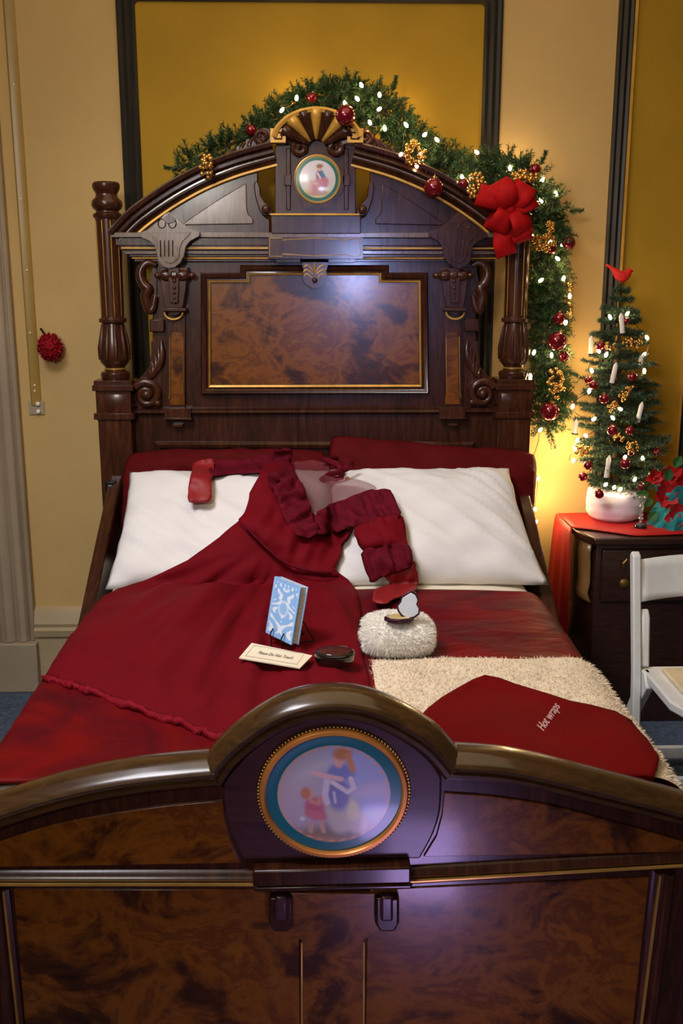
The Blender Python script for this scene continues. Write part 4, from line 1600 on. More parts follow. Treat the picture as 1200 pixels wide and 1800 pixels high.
# fur muff
ma, mb_ = PZ(634, 1150, ZT + .04), PZ(772, 1150, ZT + .04)
mcx, mY = (ma.x + mb_.x) / 2, PZ(700, 1120, ZT + .05).y
ml = (mb_.x - ma.x) / 2 - .008
muff = thing('fur_muff', 'plump white fur muff with open compact mirror sitting on it', 'muff', (mcx, mY, ZT + .015))
mb = MB()
nu, nv = 26, 30
vs = []
for i in range(nu + 1):
    u = -1 + 2 * i / nu
    rr = (1 - abs(u) ** 6) ** .4 * (.96 + .06 * math.cos(u * 3))
    for j in range(nv):
        t = 2 * PI * j / nv
        sx = math.copysign(abs(math.cos(t)) ** .8, math.cos(t))
        sz = math.copysign(abs(math.sin(t)) ** .8, math.sin(t))
        vs.append((mcx + u * ml, mY + .075 * rr * sx, ZT + .062 + .046 * rr * sz + .004 * noise.noise(Vector((u * 5, t * 2, 1)))))
fs = [(i * nv + j, i * nv + (j + 1) % nv, (i + 1) * nv + (j + 1) % nv, (i + 1) * nv + j) for i in range(nu) for j in range(nv)]
mb.add(vs, fs)
core = mb.obj('muff_body', 'fur_white', muff, angle=180)
ctr = Vector((mcx, mY, ZT + .062))
mb = MB()
tri = [t for t in fs]
fur(mb, vs, lambda q: Vector((0, q.y - ctr.y, q.z - ctr.z)), tri, 22000, .0135, .00055, 0, None, 9)
mb.obj('fur', 'fur_white', muff, angle=180, kind='stuff')
# open compact
zq = ZT + .118
cpc = PZ(701, 1088, zq)
comp = thing('compact_mirror', 'open scalloped dark compact with white mirror on the fur muff', 'compact', (cpc.x, cpc.y, zq - .004))
mb = MB()
n = 40
pts = [(cpc.x + .036 * math.cos(t) * (1 + .05 * math.cos(8 * t)), cpc.y + .024 * math.sin(t) * (1 + .05 * math.cos(8 * t))) for t in np.linspace(0, 2 * PI, n, endpoint=False)]
vs = [(x, y, zq - .004) for x, y in pts] + [(x, y, zq + .006) for x, y in pts]
mb.add(vs, [tuple(range(n)), tuple(range(2 * n - 1, n - 1, -1))] + [(i, i + n, (i + 1) % n + n, (i + 1) % n) for i in range(n)])
mb.obj('case', 'compact_case', comp, bevel=.001)
mb = MB()
vs = [(cpc.x + (x - cpc.x) * .86, cpc.y + (y - cpc.y) * .86, zq + .007) for x, y in pts]
mb.add(vs, [tuple(range(n))])
mb.obj('tray', 'compact_tray', comp)
lid = [(700, 1074), (698, 1066), (704, 1058), (706, 1050), (714, 1045), (722, 1040), (730, 1044), (735, 1054), (732, 1062), (737, 1070), (736, 1079), (728, 1085), (716, 1088), (706, 1082)]
Yl = PZ(715, 1086, zq + .004).y
hull = [PY(x, y, Yl) for x, y in lid]
cen = sum(hull, Vector()) / len(hull)
for name, mt, sc_, y0, th_ in (('lid', 'compact_case', 1.08, .0, .005), ('mirror', 'mirror_pale', .92, -.0015, .002)):
    mb = MB()
    q = [((h.x - cen.x) * sc_ + cen.x, (h.z - cen.z) * sc_ + cen.z) for h in hull]
    mb.prism(q, Yl + y0, th_)
    mb.obj(name, mt, comp, bevel=.0008)

# ================================================================== NEEDLES
def sprig(mb, base, d, L, n, nl, w, rnd, mi=0, stem=True):
    d = d.normalized()
    o1 = d.orthogonal().normalized()
    o2 = d.cross(o1)
    for k in range(n):
        t = (k + rnd.random()) / n
        a_ = rnd.random() * 2 * PI
        rad = o1 * math.cos(a_) + o2 * math.sin(a_)
        p = base + d * L * t
        q = p + (rad * .85 + d * rnd.uniform(.3, .9)).normalized() * nl * (1 - .35 * t) * rnd.uniform(.8, 1.15)
        s = (q - p).cross(Vector((rnd.uniform(-1, 1), rnd.uniform(-1, 1), rnd.uniform(-1, 1)))).normalized() * w
        mb.add([p - s, p + s, q], [(0, 1, 2)], mi)
    if stem:
        s = o1 * .0016
        mb.add([base - s, base + s, base + d * L], [(0, 1, 2)], mi)


# ---- garland
rnd = random.Random(11)
gpx = [(312, 300, .03), (345, 280, .03), (372, 268, .03), (405, 254, .03), (440, 240, .05), (470, 214, .06), (500, 195, .07), (530, 180, .07), (575, 170, .06), (630, 178, .06), (680, 205, .05), (718, 243, .04), (752, 280, .03), (800, 302, .03), (850, 303, .04), (895, 308, .04),
       (935, 335, .06), (958, 375, .09), (962, 430, .10), (962, 490, .10), (962, 545, .10), (962, 600, .10), (965, 650, .10), (968, 700, .10), (962, 745, .10)]
gpath = spline([tuple(PY(x, y, Y)) for x, y, Y in gpx], 8)
gar = thing('evergreen_garland', 'evergreen garland with warm lights over headboard top and right post', 'garland', tuple(gpath[len(gpath) // 2]))
mb = MB()
mb.tube(gpath, .006, 6)
mb.obj('stem', 'twig', gar)
mb = MB()
nP = len(gpath)
for i in range(nP - 1):
    a_, b_ = Vector(gpath[i]), Vector(gpath[i + 1])
    L = (b_ - a_).length
    frac = i / nP
    left = frac < .19
    rr = .058 if left else (.055 if frac < .32 else .074)
    cnt = L * (420 if left else 700 if frac < .3 else 1050)
    cnt = int(cnt) + (1 if rnd.random() < cnt % 1 else 0)
    t = (b_ - a_).normalized()
    for _ in range(cnt):
        p = a_.lerp(b_, rnd.random())
        o1 = t.orthogonal()
        o1 = Matrix.Rotation(rnd.random() * 6.28, 3, t) @ o1
        o1.y *= .75
        if o1.y > 0:
            o1.y *= .5
        d = (o1 + t * rnd.uniform(-.7, 1.1)).normalized()
        LL = rr * rnd.uniform(.5, 1.15)
        sprig(mb, p + d * rr * rnd.uniform(0, .45), d, LL, 34, .024, .0020, rnd)
for (x, y, dx, dy, L) in ((458, 222, -.3, 1, .07), (318, 300, -1, .2, .06), (960, 745, .35, -1, .10), (990, 700, 1, -.1, .05), (995, 650, 1, -.5, .05), (1000, 372, 1, .1, .05), (950, 290, .3, 1, .05), (690, 160, .3, 1, .05)):
    for _ in range(3):
        sprig(mb, PY(x, y, .06), Vector((dx + rnd.uniform(-.15, .15), rnd.uniform(-.1, .0), dy)), L, 60, .02, .0016, rnd)
mb.obj('foliage', 'needle', gar, smooth=False, kind='stuff')

# ---- baubles
bm_ = MB()
bm_.ball((0, 0, 0), 1, 0, 24, 16)
bproto = bm_.obj('bauble', 'bauble_red', origin=(0, 0, 0))
bm_ = MB()
bm_.lathe([(.2, .95), (.24, .97), (.24, 1.14), (.1, 1.16)], (0, 0, 0), 14)
bm_.tube([(.0, 0, 1.14), (.10, 0, 1.24), (0, 0, 1.36), (-.10, 0, 1.24), (0, 0, 1.14)], .025, 6)
capme = bm_.obj('cap', 'brass', bproto)
dark_me = bproto.data.copy()
dark_me.materials[0] = MATS['bauble_dark']
used = False


def bauble(px, py, r, Y, label, group, dark=False, tilt=0):
    global used
    sc = (PY(px + r, py, Y) - PY(px, py, Y)).length
    if not used:
        o, c = bproto, capme
        used = True
    else:
        o, c = bproto.copy(), capme.copy()
        COL.objects.link(o)
        COL.objects.link(c)
        c.parent = o
    if dark:
        o.data = dark_me
    o.location = PY(px, py, Y)
    o.scale = (sc,) * 3
    o.rotation_euler = (0.1, tilt, rnd.random() * 3)
    return tag(o, label, 'bauble', group)


GB = 'red baubles on the garland'
for a_ in ((548, 172, 9, -.03, 'small dark red bauble above the gilded arch crest', True), (607, 203, 17.5, -.11, 'large glittery red bauble hanging over right of the gilded arch', False),
           (441, 229, 10, -.0, 'red bauble tucked in garland above left carved arch', False), (762, 330, 17, -.09, 'large red bauble resting on the right arched moulding', False),
           (814, 323, 9, -.05, 'small dark bauble in garland between gold berries and bow', True), (940, 298, 10, -.02, 'dark red bauble in garland above right of the bow', True),
           (999, 427, 12, .06, 'dark red bauble at outer right edge of garland near bow', True), (968, 437, 10, .02, 'bronze red bauble among gold berries right of the post top', False),
           (983, 560, 11, .03, 'dark red bauble in hanging garland above the large bauble', True), (979, 600, 16.5, .0, 'large red bauble halfway down the hanging garland', False),
           (991, 627, 9, .03, 'small red bauble just below the large mid-garland bauble', False), (966, 723, 16.5, -.0, 'large red bauble at bottom of the hanging garland', False),
           (1006, 700, 8.5, .10, 'small red bauble hanging alone against wall beside garland', False)):
    bauble(a_[0], a_[1], a_[2], a_[3], a_[4], GB, a_[5], rnd.uniform(-.5, .5))


# ---- gold berry sprays
def berries(cx, cy, rx, ry, n, Y, label, group, r=.0075, rot=0.0):
    mb = MB()
    b0 = PY(cx, cy, Y)
    prev = None
    for k in range(n):
        t, q = rnd.random() * 2 * PI, math.sqrt(rnd.random())
        u, v = q * math.cos(t) * rx, q * math.sin(t) * ry
        x, y = cx + u * math.cos(rot) - v * math.sin(rot), cy + u * math.sin(rot) + v * math.cos(rot)
        p = PY(x, y, Y + rnd.uniform(-.012, .012) - .032 * (1 - q * q))
        mb.ball(p, r * rnd.uniform(.8, 1.15), 0, 10, 7)
        mb.tube([p, p.lerp(b0, .7) + Vector((0, .012, 0))], .0011, 4, 1)
    return mb.obj('berry_spray', ['bead_gold', 'twig'], label=label, cat='berry spray', group=group)


GS = 'gold berry sprays on the garland'
for a_ in ((362, 292, 11, 26, 26, -.085, 'gold berry spray hanging over the left carved arch'), (728, 270, 19, 24, 46, -.06, 'gold berry spray on garland right of the crest'),
           (838, 328, 16, 26, 40, -.06, 'gold berry spray on garland just left of the bow'), (922, 310, 24, 11, 36, -.05, 'gold berry spray directly above the red bow'),
           (955, 424, 20, 17, 46, .0, 'gold berry spray right of the right post top'), (969, 397, 11, 9, 14, .01, 'small gold berry spray above the post-top berries'),
           (999, 502, 8, 9, 10, .05, 'small gold berry spray at right edge of hanging garland'), (1001, 541, 6, 12, 9, .05, 'thin dangling gold berry spray at garland right edge'),
           (978, 672, 15, 30, 34, .0, 'gold berry spray above the lowest large bauble')):
    berries(*a_, GS)


# ---- fairy lights
bm_ = MB()
bm_.lathe([(.0001, -.010), (.0045, -.008), (.0068, -.001), (.006, .006), (.003, .012), (.0001, .014)], (0, 0, 0), 10)
ORG0 = Vector((0, 0, 0))
bulb_me = None


def light_string(name, label, pts, Y_of, group=None, glow=1.0):
    global bulb_me
    P3 = [PY(x, y, Y_of(x, y)) for x, y in pts]
    th_ = thing(name, label, 'string lights', tuple(P3[0]), group)
    mb = MB()
    path = spline([tuple(p + Vector((0, .012, -.006))) for p in P3], 4)
    mb.tube(path, .0013, 5)
    mb.obj('wire', 'wire_dark', th_)
    for p in P3:
        if bulb_me is None:
            o = bm_.obj('bulb', 'bulb_glow', th_)
            me = o.data
            for v in me.vertices:
                v.co += ORG[th_]
            bulb_me = me
            for v in me.vertices:
                v.co *= .86
        else:
            o = bpy.data.objects.new('bulb', bulb_me)
            COL.objects.link(o)
            o.parent = th_
        o.location = p - ORG[th_]
        o.rotation_euler = (rnd.uniform(-.8, .8), rnd.uniform(-1, 1), 0)
    return th_


gl = [(495, 194), (521, 173), (606, 182), (628, 174), (635, 150), (667, 167), (666, 192), (650, 216), (676, 226), (704, 272), (714, 220), (746, 237), (768, 246), (741, 271), (740, 281), (732, 292), (788, 314), (812, 312), (828, 341), (827, 316), (838, 268), (896, 296), (913, 322), (953, 317), (977, 341), (951, 353), (943, 356),
      (935, 415), (966, 427), (988, 430), (980, 455), (950, 493), (990, 490), (1001, 521), (994, 568), (938, 620), (969, 625), (932, 661), (949, 756), (934, 817), (946, 842), (940, 895), (941, 918)]
light_string('fairy_lights', 'warm fairy lights threaded through the garland and trailing behind pillow', gl, lambda x, y: -.055 + .001 * max(0, x - 760) * .55 if y < 440 else (.02 if y < 800 else .12))

# ---- red bow on the right end of the headboard
bc = PY(893, 368, -.13)
bow = thing('bow', 'large red ribbon bow hanging where the arch meets the post', 'bow', tuple(bc))


def loop(dirv, L, w, bulge, off=(0, 0, 0), n=18):
    d = Vector((dirv[0], 0, dirv[1])).normalized()
    wd = Vector((-d.z, 0, d.x))
    pts, ws = [], []
    for k in range(n + 1):
        t = 2 * PI * k / n
        al = L * (1 - math.cos(t)) / 2
        pts.append(bc + Vector(off) + d * al + Vector((0, -1, 0)) * (bulge * math.sin(t) + .01))
        tap = .68 + .32 * math.sin(min(1, al / L * 1.3) * PI / 2)
        ws.append((wd * math.cos(.3 * math.sin(t)) + Vector((0, .3 * math.sin(t), 0))) * w * tap)
    return pts, ws


for i, (dv, L, w, bl, off) in enumerate((((-1, .35), .115, .036, .045, (0, 0, .01)), ((-.55, 1), .10, .040, .05, (0, -.01, .0)), ((.55, 1), .095, .038, .05, (.01, 0, 0)), ((.95, .55), .09, .034, .04, (.01, 0, -.005)),
                                         ((-.5, -1), .085, .040, .045, (-.01, -.005, 0)), ((.45, -1), .09, .038, .045, (.015, 0, 0)))):
    mb = MB()
    mb.band(*loop(dv, L, w, bl, off))
    mb.obj('loop', 'bow_red', bow, solid=.002, angle=180)
for a_, b_, c_ in (((-.005, -.05), (-.02, -.10), (.0, -.155)), ((.02, -.05), (.045, -.085), (.05, -.11))):
    mb = MB()
    pts = spline([(bc.x + a_[0], bc.y - .005, bc.z + a_[1] + .04), (bc.x + b_[0], bc.y - .03, bc.z + b_[1]), (bc.x + c_[0], bc.y - .01, bc.z + c_[1])], 6)
    mb.band(pts, [Vector((.034, .004 * math.sin(k), .012)) for k in range(len(pts))])
    mb.obj('tail', 'bow_red', bow, solid=.002, angle=180)
mb = MB()
mb.ball(bc + Vector((0, -.03, 0)), .02, 0, 14, 9, (1, .7, 1.1))
mb.obj('knot', 'bow_red', bow)

# ---- red pomander on the left wall
pc = PY(88, 610, WY - .045)
pom = thing('wall_ornament', 'round dark red petal ornament hanging on the cream wall left of bed', 'ornament', tuple(pc))
mb = MB()
rp = (PY(110, 610, WY - .045) - pc).length
mb.ball(pc, rp * .85, 0, 16, 12, (1, .9, 1.12))
for k in range(150):
    z = 1 - 2 * (k + .5) / 150
    a_ = k * 2.39996
    q = math.sqrt(1 - z * z)
    d = Vector((q * math.cos(a_), q * math.sin(a_) * .9, z * 1.12))
    p = pc + d * rp * .88
    o1 = d.orthogonal().normalized()
    o1 = Matrix.Rotation(rnd.random() * 6, 3, d.normalized()) @ o1
    o2 = d.normalized().cross(o1)
    mb.add([p - o1 * .009, p + o2 * .004 + d * rp * .05, p + o1 * .009, p + d * rp * .22 + o2 * .005], [(0, 1, 3), (1, 2, 3), (0, 2, 1)])
mb.obj('petals', 'pomander', pom, smooth=False)
mb = MB()
mb.tube([tuple(PY(x, y, WY - .03)) for x, y in spline([(79, 590), (75, 583), (71, 577)], 4)], .0045, 8)
mb.obj('stem', 'black_lacquer', pom)

# ================================================================== DESK ON THE RIGHT
DZ = .735
dxl = PZ(985, 907, DZ).x
dyb = WY - .055
dyf = PZ(1120, 946, DZ).y
desk = thing('desk', 'dark wooden desk with canted corner behind the white chair', 'desk', (1.35, (dyf + dyb) / 2, 0))
xr_ = 2.0
cx0 = PZ(1045, 947, DZ).x
f = MB()
top = [(dxl, dyb), (dxl, dyf + .12), (cx0, dyf), (xr_, dyf), (xr_, dyb)]
vs = [(x, y, DZ - .028) for x, y in top] + [(x, y, DZ) for x, y in top]
f.add(vs, [(4, 3, 2, 1, 0), (5, 6, 7, 8, 9)] + [(i, (i + 1) % 5, (i + 1) % 5 + 5, i + 5) for i in range(5)])
f.obj('desk_top', 'desk_wood', desk, bevel=.006)
f = MB()
ins = [(dxl + .03, dyb), (dxl + .03, dyf + .14), (cx0 + .02, dyf + .035), (xr_ - .03, dyf + .035), (xr_ - .03, dyb)]
vs = [(x, y, 0) for x, y in ins] + [(x, y, DZ - .028) for x, y in ins]
f.add(vs, [(4, 3, 2, 1, 0), (5, 6, 7, 8, 9)] + [(i, (i + 1) % 5, (i + 1) % 5 + 5, i + 5) for i in range(5)])
f.obj('carcass', 'desk_wood', desk, bevel=.004)
# gilded scroll bracket on the canted corner
f = MB()
pa = Vector((dxl + .03, dyf + .14, 0))
pb = Vector((cx0 + .02, dyf + .035, 0))
e = (pb - pa).normalized()
nn = Vector((e.y, -e.x, 0))
L = (pb - pa).length
strip = []
for k, (z, d) in enumerate(((DZ - .03, .012), (DZ - .07, .018), (DZ - .12, .014), (DZ - .18, .012), (DZ - .22, .02), (DZ - .25, .012), (DZ - .262, .0))):
    for s in (.12, .5, .88):
        strip.append(pa + e * L * s + nn * (d + (.006 if s == .5 else 0)) + Vector((0, 0, z)))
f.add(strip, [(k * 3 + q, k * 3 + q + 1, k * 3 + 4 + q, k * 3 + 3 + q) for k in range(6) for q in range(2)])
f.obj('corner_bracket', 'desk_gold_wood', desk, solid=.008, angle=180)
# drawers with escutcheons
x0 = cx0 + .04
for k in range(2):
    x1 = x0 + .44
    f = MB()
    f.box(x0, x1, dyf + .022, dyf + .04, DZ - .25, DZ - .05)
    dr = f.obj('drawer', 'desk_wood', desk, bevel=.005)
    f = MB()
    kx = PY(1101, 1000, dyf).x if k == 0 else (x0 + x1) / 2
    kz = PY(1101, 1028, dyf).z
    f.lathe([(.015, 0), (.017, .003), (.010, .006), (.004, .008)], (kx, dyf + .02, kz), 16, 0, 'y')
    f.obj('keyhole_plate', 'brass', dr)
    f = MB()
    f.tube([(kx - .006, dyf + .016, kz + .06), (kx - .012, dyf + .008, kz + .08), (kx, dyf + .006, kz + .095), (kx + .008, dyf + .012, kz + .08)], .004, 8)
    f.obj('drawer_pull', 'brass', dr)
    x0 = x1 + .02
# red runner
f = MB()
lft = dxl - .006
n = 10
over = [(dyb - .02)]
vs = []
# sheet on top
xs = np.linspace(lft, 1.95, 36)
frontY = lambda x: dyf + .14 - min(.115, max(0, (x - dxl) * .62)) + .006 * math.sin(x * 20)
rows = 8
for i, x in enumerate(xs):
    for j in range(rows):
        y = dyb - .015 + (frontY(x) - dyb + .015) * j / (rows - 1)
        vs.append((x, y, DZ + .004 + .0015 * noise.noise(Vector((x * 12, y * 12, 0)))))
fs = [(i * rows + j, (i + 1) * rows + j, (i + 1) * rows + j + 1, i * rows + j + 1) for i in range(len(xs) - 1) for j in range(rows - 1)]
f.add(vs, fs)
# fall over the left end
vs = []
m_ = 22
for i in range(m_):
    t = i / (m_ - 1)
    z = DZ + .004 - .47 * t if i else DZ + .004
    for j in range(rows + 6):
        s = j / (rows + 5)
        y = dyb - .015 + (frontY(lft) - .05 * t ** .5 - dyb + .015) * s
        vs.append((lft - .004 - .030 * t ** .6 + .011 * t * math.sin(s * 15) + (.02 * t * s), y, z))
k = rows + 6
f.add(vs, [(i * k + j, (i + 1) * k + j, (i + 1) * k + j + 1, i * k + j + 1) for i in range(m_ - 1) for j in range(k - 1)])
f.obj('table_runner', 'runner_red', label='bright red cloth runner hanging over left end of the desk', cat='table runner', angle=60, solid=.003, solid_off=1)

# ---- tree
TY = .05
tb = PY(1080, 905, TY)
tz0 = DZ + .008
tree = thing('christmas_tree', 'small lit tabletop christmas tree with red cardinal on top', 'christmas tree', (tb.x, TY, tz0))
ttop = PY(1090, 497, TY)
mb = MB()
ax0 = Vector((tb.x, TY, tz0))
mb.tube([ax0, ax0.lerp(ttop, .5), ttop], [.014, .010, .004], 8)
mb.obj('trunk', 'twig', tree)
tpx = [(515, 12), (545, 30), (580, 46), (630, 58), (655, 52), (700, 66), (740, 74), (780, 82), (815, 78), (850, 62)]
axis = lambda y: PY(1091 - (y - 500) * .012, y, TY)
hw_px = lambda y: np.interp(y, [500, 530, 560, 590, 640, 700, 780, 830, 870], [9, 22, 36, 44, 56, 68, 80, 70, 40])
mx = (PY(1100, 700, TY) - PY(1000, 700, TY)).length / 100
rt = random.Random(5)
level = 0
for y in (512, 528, 548, 566, 588, 606, 628, 650, 672, 696, 718, 740, 764, 786, 808, 830, 852, 868):
    c = axis(y)
    nb = 6 + level // 2
    for q in range(nb):
        a_ = 2 * PI * (q + rt.uniform(-.25, .25)) / nb + level * 1.1
        Lb = hw_px(y) * mx * rt.uniform(.78, 1.16)
        d = Vector((math.cos(a_), math.sin(a_) * .95, rt.uniform(-.08, .3)))
        if c.y + d.y * Lb > WY - .03:
            Lb = max(.02, (WY - .03 - c.y) / max(.05, d.y))
        mb = MB()
        pts = [c + d * Lb * t + Vector((0, 0, .03 * Lb * math.sin(t * 3))) for t in (0, .5, 1)]
        mb.tube(pts, [.003, .0025, .0015], 5, 1)
        sprig(mb, c + d * Lb * .12, d, Lb * .9, int(40 + Lb * 800), .024, .0019, rt)
        for s in (.45, .7):
            for sg in (-1, 1):
                if Lb > .06:
                    dd = (d + Vector((-d.y, d.x, .1)) * sg * .8).normalized()
                    sprig(mb, c + d * Lb * s, dd, Lb * .38, 36, .021, .0018, rt)
        mb.obj('branch', ['needle_tree', 'twig'], tree, smooth=False)
    level += 1
mb = MB()
sprig(mb, ttop - Vector((0, 0, .05)), Vector((0, 0, 1)), .06, 50, .022, .0013, rt)
mb.obj('leader', 'needle_tree', tree, smooth=False)

# cotton batting round the foot
mb = MB()
nu, nv = 40, 18
vs = []
cb = PY(1080, 893, TY)
rw = (PY(1128, 900, TY) - PY(1080, 900, TY)).length * 1.04
for j in range(nv):
    t = j / (nv - 1)
    prof_r = np.interp(t, [0, .1, .3, .6, .88, 1], [.66, .86, .97, 1.02, .98, .55])
    for i in range(nu):
        a_ = 2 * PI * i / nu
        nz = .6 * noise.noise(Vector((math.cos(a_) * 3 + t, math.sin(a_) * 3 + t, t * 1.2))) + .35 * noise.noise(Vector((math.cos(a_) * 9 + 2 * t, math.sin(a_) * 9, t * 5)))
        r_ = rw * prof_r * (1 + .10 * nz)
        vs.append((cb.x + r_ * math.cos(a_), TY - .005 + r_ * .86 * math.sin(a_), tz0 - .002 + .125 * t + .012 * nz * t))
fs = [(j * nu + i, j * nu + (i + 1) % nu, (j + 1) * nu + (i + 1) % nu, (j + 1) * nu + i) for j in range(nv - 1) for i in range(nu)]
fs.append(tuple(range(nu)))
fs.append(tuple((nv - 1) * nu + i for i in range(nu)))
mb.add(vs, fs)
mb.obj('cotton_batting', 'cotton', label='white cotton batting bundled around the foot of the small tree', cat='batting', angle=180)

# cardinal
mb = MB()
bp = [(1065, 465, 1.6), (1070, 468, 2.4), (1076, 472, 3.2), (1081, 477, 5.4), (1086, 483, 8), (1092, 486, 9.6), (1098, 485.5, 9), (1102, 482, 7), (1105, 478, 5.6), (1108, 476, 4.2), (1110, 476, 2.2), (1113, 477, .4)]
mb.tube([PY(x, y, TY - .01) for x, y, r in bp], [r * mx for x, y, r in bp], 14)
mb.tube([PY(x, y, TY - .01) for x, y in ((1106, 477), (1104, 472), (1101, 469))], [.007, .004, .0006], 8)
mb.obj('bird_ornament', 'bird_red', label='red cardinal bird ornament perched on top of the small tree', cat='bird ornament', angle=180)


def ytree(px, py, k=.8):
    """front surface of the tree cone at that pixel"""
    hw = float(hw_px(py)) * mx
    dx = (px - (1091 - (py - 500) * .012)) * mx
    return TY - k * math.sqrt(max(0, hw * hw - dx * dx)) - .01


GT = 'red baubles on the small tree'
for a_ in ((1100, 565, 6, 'dark bauble beside the topmost candle on the tree', True), (1055, 608, 8, 'red bauble left of the upper gold beads on tree', False),
           (1034, 668, 7, 'red bauble at left edge of tree, upper of a pair', False), (1043, 677, 8, 'dark red bauble at left edge of tree, lower of a pair', True),
           (1111, 663, 8.5, 'red bauble right of the tilted centre candle', False), (1062, 701, 9, 'red bauble left of the middle gold beads on tree', False),
           (1076, 757, 9.5, 'red bauble in the centre of the tree', False), (1107, 757, 8, 'red bauble just right of the centre bauble', False),
           (1033, 818, 8, 'red bauble on lower left branch of the tree', False), (1024, 838, 8, 'red bauble hanging lowest at left of the tree', False),
           (1098, 815, 9, 'dark red bauble right of the lowest candle', True), (1156, 794, 8, 'dark red bauble at far right branch tip of tree', True),
           (1126, 855, 8, 'red bauble low on tree above glass candlestick', False), (1138, 857, 5, 'tiny red bauble by the poinsettia at tree foot', False),
           (1053, 868, 8.5, 'dark red bauble in front of the white cotton', True), (1108, 795, 6, 'small red bauble in the lower gold beads on tree', False)):
    bauble(a_[0], a_[1], a_[2], ytree(a_[0], a_[1], .95) if a_[1] < 860 else TY - .14, a_[3], GT, a_[4], rnd.uniform(-.4, .4))

GC = 'gold bead clusters on the small tree'
for a_ in ((1073, 608, 10, 7, 14, 'gold bead cluster high on tree beside red bauble', 0), (1112, 602, 17, 8, 26, 'gold bead cluster at upper right of the tree', 0),
           (1100, 690, 20, 8, 26, 'gold bead cluster slanting across middle of the tree', -.8), (1077, 715, 10, 10, 18, 'gold bead cluster in tree centre under slanting beads', 0),
           (1022, 790, 15, 11, 24, 'gold bead cluster at left edge of lower tree', 0), (1088, 770, 10, 8, 14, 'gold bead cluster between the two centre baubles', 0),
           (1113, 785, 13, 12, 24, 'gold bead cluster low on right side of tree', 0)):
    berries(a_[0], a_[1], a_[2], a_[3], a_[4], ytree(a_[0], a_[1], 1.0), a_[5], GC, .0055, a_[6])

GK = 'white candles on the small tree'
for (x0, y0, x1, y1, lb) in ((1094, 586, 1091, 550, 'white candle nearest the top of the small tree'), (1038, 622, 1039, 590, 'white candle on upper left branch of the small tree'), (1075, 674, 1083, 637, 'white tilted candle in middle of the small tree'),
                             (1125, 642, 1127, 624, 'short white candle at upper right branch of tree'), (1120, 743, 1129, 706, 'white tilted candle on right side of the tree'),
                             (1010, 762, 1014, 736, 'pale candle at far left branch tip of tree'), (1065, 840, 1071, 800, 'white candle lowest on the front of the tree')):
    Y = ytree(x0, y0, .95)
    p0, p1 = PY(x0, y0, Y), PY(x1, y1, Y)
    cn = thing('candle', lb, 'candle', tuple(p0), GK)
    L = (p1 - p0)
    mb = MB()
    mb.tube([p0, p0 + L * .82, p0 + L * .9, p1], [.0092, .0085, .006, .0015], 12)
    mb.obj('stick', 'candle_wax', cn)
    mb = MB()
    mb.tube([p0 - L * .06, p0 + L * .02], [.013, .0125], 12)
    mb.obj('clip_cup', 'wire_dark', cn)

tl = [(1072, 558), (1102, 552), (1137, 594), (1131, 624), (1065, 624), (1052, 617), (1040, 652), (1132, 653), (1035, 688), (1006, 715), (1043, 737), (1090, 719), (1077, 735), (1029, 766), (1014, 774), (1010, 788), (1007, 810), (1098, 804), (1129, 806), (1141, 838), (1115, 843), (1089, 861), (1079, 857), (1064, 852)]
light_string('fairy_lights', 'warm fairy lights wound around the small christmas tree', tl, lambda x, y: ytree(x, y, .9))

# glass candlestick
gx = PZ(1125, 927, DZ + .008)
gs = thing('candlestick', 'clear glass candlestick on black foot beside the small tree', 'candlestick', (gx.x, gx.y, DZ + .006))
mb = MB()
mb.lathe([(.024, 0), (.025, .004), (.022, .012), (.018, .013)], (gx.x, gx.y, DZ + .006), 24)
mb.obj('foot', 'black_lacquer', gs)
mb = MB()
mb.lathe([(.018, .013), (.008, .02), (.005, .03), (.011, .036), (.005, .044), (.009, .05), (.005, .058), (.006, .075), (.011, .082), (.006, .09), (.014, .104), (.018, .118), (.012, .122)], (gx.x, gx.y, DZ + .006), 20)
mb.obj('stem', 'glass', gs)

# poinsettia in teal tissue
pq = PZ(1192, 925, DZ + .006)
pcx, pcy = pq.x + .05, pq.y + .03
poi = thing('poinsettia', 'red poinsettia wrapped in teal tissue at the right edge of desk', 'potted plant', (pcx, pcy, DZ + .006))
mb = MB()
vs = []
nu, nv = 60, 9
for j in range(nv):
    t = j / (nv - 1)
    for i in range(nu):
        a_ = 2 * PI * i / nu
        nz = noise.noise(Vector((math.cos(a_) * 3.5, math.sin(a_) * 3.5, t * 2.5)))
        base = np.interp(t, [0, .2, .5, 1], [.150, .135, .115, .135])
        r_ = base * (1 + .22 * nz) + .008 * math.sin(a_ * 13 + t * 4)
        vs.append((pcx + r_ * math.cos(a_), pcy + r_ * .8 * math.sin(a_), DZ + .006 + max(0, .16 * t + .035 * nz * t)))
mb.add(vs, [(j * nu + i, j * nu + (i + 1) % nu, (j + 1) * nu + (i + 1) % nu, (j + 1) * nu + i) for j in range(nv - 1) for i in range(nu)])
mb.obj('tissue_wrap', 'tissue_teal', poi, smooth=False, solid=.002)


def leafshape(mb, base, d, up, L, W, mi=0, curl=.2):
    d = d.normalized()
    s = d.cross(up).normalized()
    n = s.cross(d)
    vs = []
    for k, (t, w) in enumerate(((0, .12), (.25, .75), (.5, 1), (.75, .7), (1, .02))):
        c = base + d * L * t - n * curl * L * t * t
        vs += [c - s * W * w, c - n * W * .25 * w, c + s * W * w]
    mb.add(vs, [(k * 3 + q, k * 3 + 3 + q, k * 3 + 4 + q, k * 3 + 1 + q) for k in range(4) for q in range(2)], mi)


